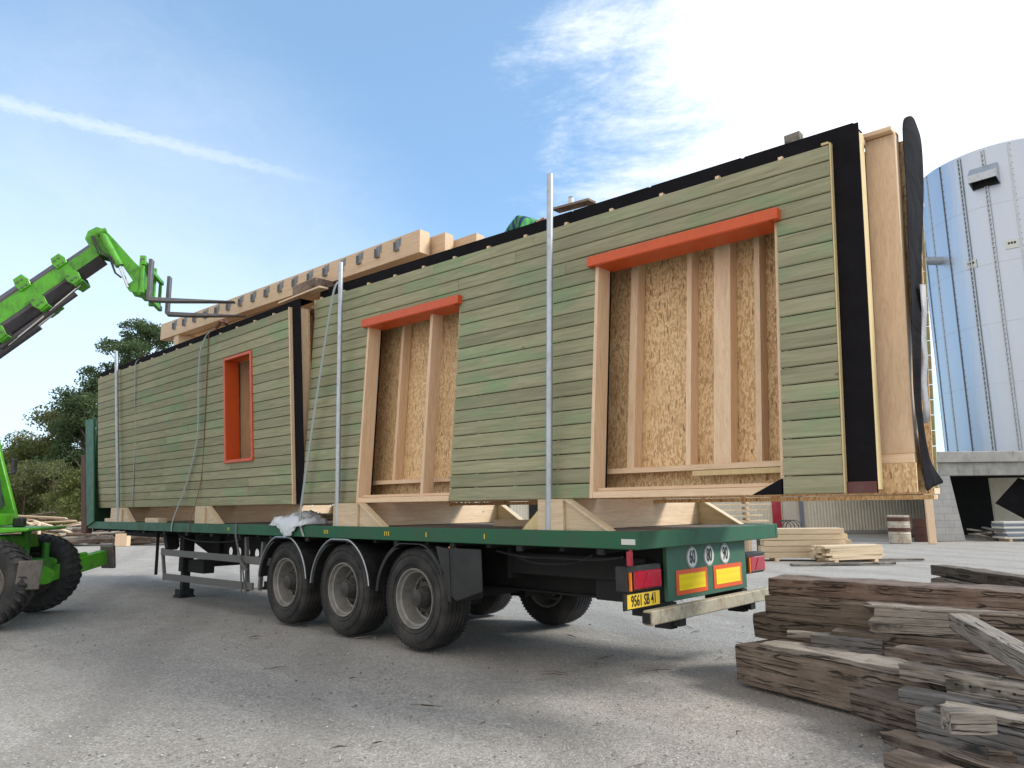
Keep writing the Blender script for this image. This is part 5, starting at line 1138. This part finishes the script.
T = [
 ('old_beam', (3.16, 1.44, .80), 2.6, 3, .14, .42, 'old_red', 'topmost long reddish beam of the old timber pile', 0),
 ('old_beam', (3.14, 1.40, .662), 2.6, -1, .20, .40, 'old', 'dark beam directly under the topmost reddish beam', 0),
 ('old_beam', (2.99, 1.46, .485), 2.6, -4, .20, .38, 'old', 'dark cracked beam end rounded at the left, third from the top of the pile', 0),
 ('old_beam', (3.08, .92, .315), 2.4, -15, .30, .6, 'old', 'big brown squared beam lying at the bottom left of the pile', 0),
 ('old_beam', (4.20, .29, .24), .8, -20, .16, .3, 'old', 'brown beam stub low in the middle of the pile', 0),
 ('old_beam', (3.80, 1.12, .47), 1.4, 6, .14, .45, 'old', 'dark beam inside the pile under the splintered grey beam', 0),
 ('old_beam', (4.15, 1.15, .40), 1.6, -4, .2, .4, 'old', 'dark inner beam behind the grey squared beams', 0),
 ('old_beam', (4.6, .6, .3), 1.4, -10, .28, .5, 'old', 'dark inner beam at the heart of the pile bottom', 0),
 ('board_offcut', (3.45, 1.10, .425), .26, 14, .035, .09, 'old_grey', 'pale sawn board end sticking out on the left of the pile', 0),
 ('board_offcut', (3.66, 1.06, .435), .5, 4, .11, .12, 'old_slate', 'bluish grey board end poking out beside the pale board end', 0),
 ('splintered_beam', (4.02, 1.16, .67), 1.5, 16, .19, .35, 'old_grey', 'splintered weathered beam with a ragged left end near the top of the pile', .14),
 ('old_beam', (4.69, .80, .715), 1.5, -64, .11, .12, 'old_grey', 'squared grey-brown beam lying slantwise across the right of the pile', 0),
 ('old_beam', (4.76, .31, .425), 1.2, -8, .145, .16, 'old_grey', 'light grey squared beam with a row of nail holes at the right', 0),
 ('old_board', (4.49, .36, .435), .55, -8, .085, .14, 'old_grey', 'grey board end just left of the nail-holed grey beam', 0),
 ('old_board', (4.52, .22, .315), .8, -8, .15, .14, 'old_slate', 'slate grey board on edge under the light grey beam', 0),
 ('old_beam', (4.65, .05, .25), 1.2, -14, .165, .16, 'old_slate', 'grey-blue beam with a cut corner low at the right of the pile', 0),
 ('beam_stub', (4.94, -.35, .365), .22, 38, .115, .115, 'old_grey', 'short squared stub with a dark end lying on the grey-blue beam', 0),
 ('old_beam', (4.60, -.38, .11), 1.0, -20, .10, .14, 'old', 'rounded brown beam lying on the ground at the bottom edge of the photo', 0),
 ('block', (5.04, -.12, .15), .14, 20, .14, .13, 'old', 'small dark block on the ground under the grey-blue beam', 0),
 ('old_beam', (3.95, 3.35, .83), 2.2, -46, .10, .16, 'old', 'dark plank slanting behind the topmost beam', 0),
 ('old_beam', (3.4, 1.86, .67), 2.4, -2, .3, .4, 'old', 'hidden beam supporting the topmost beam from behind', 0),
 ('old_beam', (3.3, 1.95, .36), 2.4, -2, .34, .5, 'old', 'hidden lower beam at the back of the pile', 0),
 ('old_beam', (3.95, 3.3, .72), 2.0, -46, .7, .2, 'old', 'dark baulk under the slanting plank behind the pile', 0),
]
T += [
 ('old_board', (3.30, .885, .352), 1.2, -14, .035, .3, 'old_grey', 'thin weathered board lying on top of the bottom left beam', .02),
 ('old_board', (4.35, .52, .50), .9, -12, .05, .22, 'old', 'thin dark board over the grey board ends on the right', .05),
 ('old_board', (4.45, .02, .10), .9, -22, .06, .2, 'old', 'dark board on the ground under the grey-blue beam', .05),
 ('old_board', (4.75, .05, .30), .8, -10, .04, .2, 'old_grey', 'thin grey board between the squared beam and the grey-blue beam', .04)]
for i, (nm, p, L, a, h, w_, mt, lab, rg) in enumerate(T): timber(nm, p, L, a, h, w_, M[mt], lab, seed=40 + i, ragged=rg, rough=.0025 if 'squared' in lab or 'stub' in lab else .007)
q = MB(); rs = random.Random(5)
for k in range(7): q.tube([(.06 + k * .075, -.003, -.055 + rs.uniform(-.01, .01)), (.06 + k * .075, .003, -.055)], .008, 6)
nh = q.build('nail_hole', M['dark'], parent=[o for o in COL.objects if o.get('label', '').startswith('light grey squared beam')][0])
timber('pale_lath', (3.22, .925, .20), .75, -15, .035, .03, M['old_grey'], 'pale lath nailed along the side of the bottom left beam', tilt=2, rough=.003, seed=77)
timber('pale_lath', (3.55, .84, .235), .5, -15, .03, .03, M['old'], 'thin brown lath above the pale lath on the bottom left beam', tilt=3, rough=.003, seed=78)
# debris on the ground
rs = random.Random(21)
for i in range(40):
    d = rs.uniform(3.2, 10); r = rs.uniform(-.35, .38) * d; p = G(r, d, .012); L = rs.uniform(.03, .14)
    q = MB(); q.tube([(-L, 0, 0), (0, rs.uniform(-.02, .02), .006), (L, 0, 0)], [.002, .006, .002], 5)
    tag(q.build('bark_chip', M['old'] if i % 2 else M['old_grey'], loc=p, rot=(0, 0, rs.uniform(0, 6))), 'small splinter of bark lying on the gravel', 'wood chip', 'splinters scattered on the gravel')

# ------------------------------------------------------------------ worker on the load
def skin_mesh(name, verts, edges, mat, parent, off, sub=2):
    me = bpy.data.meshes.new(name); me.from_pydata([tuple(Vector(v[:3]) - Vector(off)) for v in verts], edges, []); o = bpy.data.objects.new(name, me); COL.objects.link(o); o.parent = parent
    md = o.modifiers.new('skin', 'SKIN'); md.use_smooth_shade = True
    for i, v in enumerate(verts): s = me.skin_vertices[0].data[i]; s.radius = (v[3], v[4] if len(v) > 4 else v[3]); s.use_root = (i == 0)
    md = o.modifiers.new('sub', 'SUBSURF'); md.levels = md.render_levels = sub; me.materials.append(mat); return o
q = MB(); q.box(.0, 1.9, .75, 1.32, 3.56, 3.60); tag(q.build('standing_board', M['spruce_x'], bevel=.004), 'board wedged between the panels under the worker', 'board')
PE = empty('person', (.48, 1.0, 3.645), 'person in a green and navy checked shirt bending over on top of the load', 'person'); PO = (.62, 1.0, 3.60)
V = [(.55, 1.0, 4.28, .15, .13), (.70, 1.0, 4.46, .15, .13), (.88, 1.0, 4.56, .17, .13), (1.06, 1.0, 4.55, .15, .11), (1.16, 1.0, 4.48, .06), (1.22, 1.0, 4.42, .07),
     (1.04, .82, 4.50, .075), (1.10, .74, 4.33, .055), (1.26, .80, 4.40, .045), (1.04, 1.18, 4.50, .075), (1.12, 1.24, 4.33, .055), (1.28, 1.12, 4.40, .045),
     (.56, .90, 4.18, .10), (.72, .88, 3.95, .075), (.58, .88, 3.68, .055), (.56, 1.10, 4.18, .10), (.74, 1.12, 3.95, .075), (.60, 1.12, 3.68, .055)]
Ed = [(0, 1), (1, 2), (2, 3), (3, 4), (4, 5), (3, 6), (6, 7), (7, 8), (3, 9), (9, 10), (10, 11), (0, 12), (12, 13), (13, 14), (0, 15), (15, 16), (16, 17)]
bd_ = skin_mesh('body', V, Ed, M['plaid'], PE, PO)
skin_mesh('trousers', [(.555, 1.0, 4.26, .155, .14), (.555, .90, 4.16, .115), (.72, .88, 3.95, .09), (.58, .88, 3.70, .07), (.555, 1.10, 4.16, .115), (.74, 1.12, 3.95, .09), (.60, 1.12, 3.70, .07)], [(0, 1), (1, 2), (2, 3), (0, 4), (4, 5), (5, 6)], M['denim'], PE, PO)
for y in (.88, 1.12): skin_mesh('boot', [(.58, y, 3.66, .055), (.60, y, 3.63, .045, .035), (.72, y, 3.625, .04, .025)], [(0, 1), (1, 2)], M['boot'], PE, PO)
skin_mesh('head', [(1.21, 1.0, 4.43, .07), (1.27, 1.0, 4.40, .095), (1.335, 1.0, 4.36, .075)], [(0, 1), (1, 2)], M['skin'], PE, PO)
skin_mesh('hair', [(1.235, 1.0, 4.45, .075), (1.295, 1.0, 4.44, .09), (1.35, 1.0, 4.405, .06)], [(0, 1), (1, 2)], M['hair'], PE, PO)
for y, sg in ((.80, 1), (1.12, -1)):
    V = [(1.25, y, 4.41, .035, .025), (1.33, y, 4.43, .045, .02)]; Ed = [(0, 1)]
    for k in range(4):
        f0 = Vector((1.355, y + (k - 1.5) * .022, 4.435)); o = len(V); V += [(f0.x, f0.y, f0.z, .011), (f0.x + .035, f0.y, f0.z + .002, .0095), (f0.x + .05 - .004 * abs(k - 1), f0.y, f0.z - .025, .0085)]; Ed += [(1, o), (o, o + 1), (o + 1, o + 2)]
    o = len(V); V += [(1.31, y + sg * .045, 4.425, .012), (1.345, y + sg * .06, 4.41, .010)]; Ed += [(0, o), (o, o + 1)]
    skin_mesh('hand', V, Ed, M['skin'], PE, PO)
q = MB(); q.bar((1.64, .50, 4.365), (2.10, .50, 4.325), .12, .025); tag(q.build('thin_board', M['old_red'], rot=(0, 0, 0), bevel=.003), 'thin brown board lying above the black membrane to the right of the worker', 'board')
q = MB(); q.tube([(1.84, .50, 4.36), (1.84, .50, 4.43)], [.03, .028], 12); cc = q.build('can', M['white'], smooth=True); tag(cc, 'small white can standing on the thin brown board', 'can')
q = MB(); q.tube([(1.84, .50, 4.431), (1.84, .50, 4.445)], .024, 12); q.build('lid', M['greyblue'], cc, smooth=True)
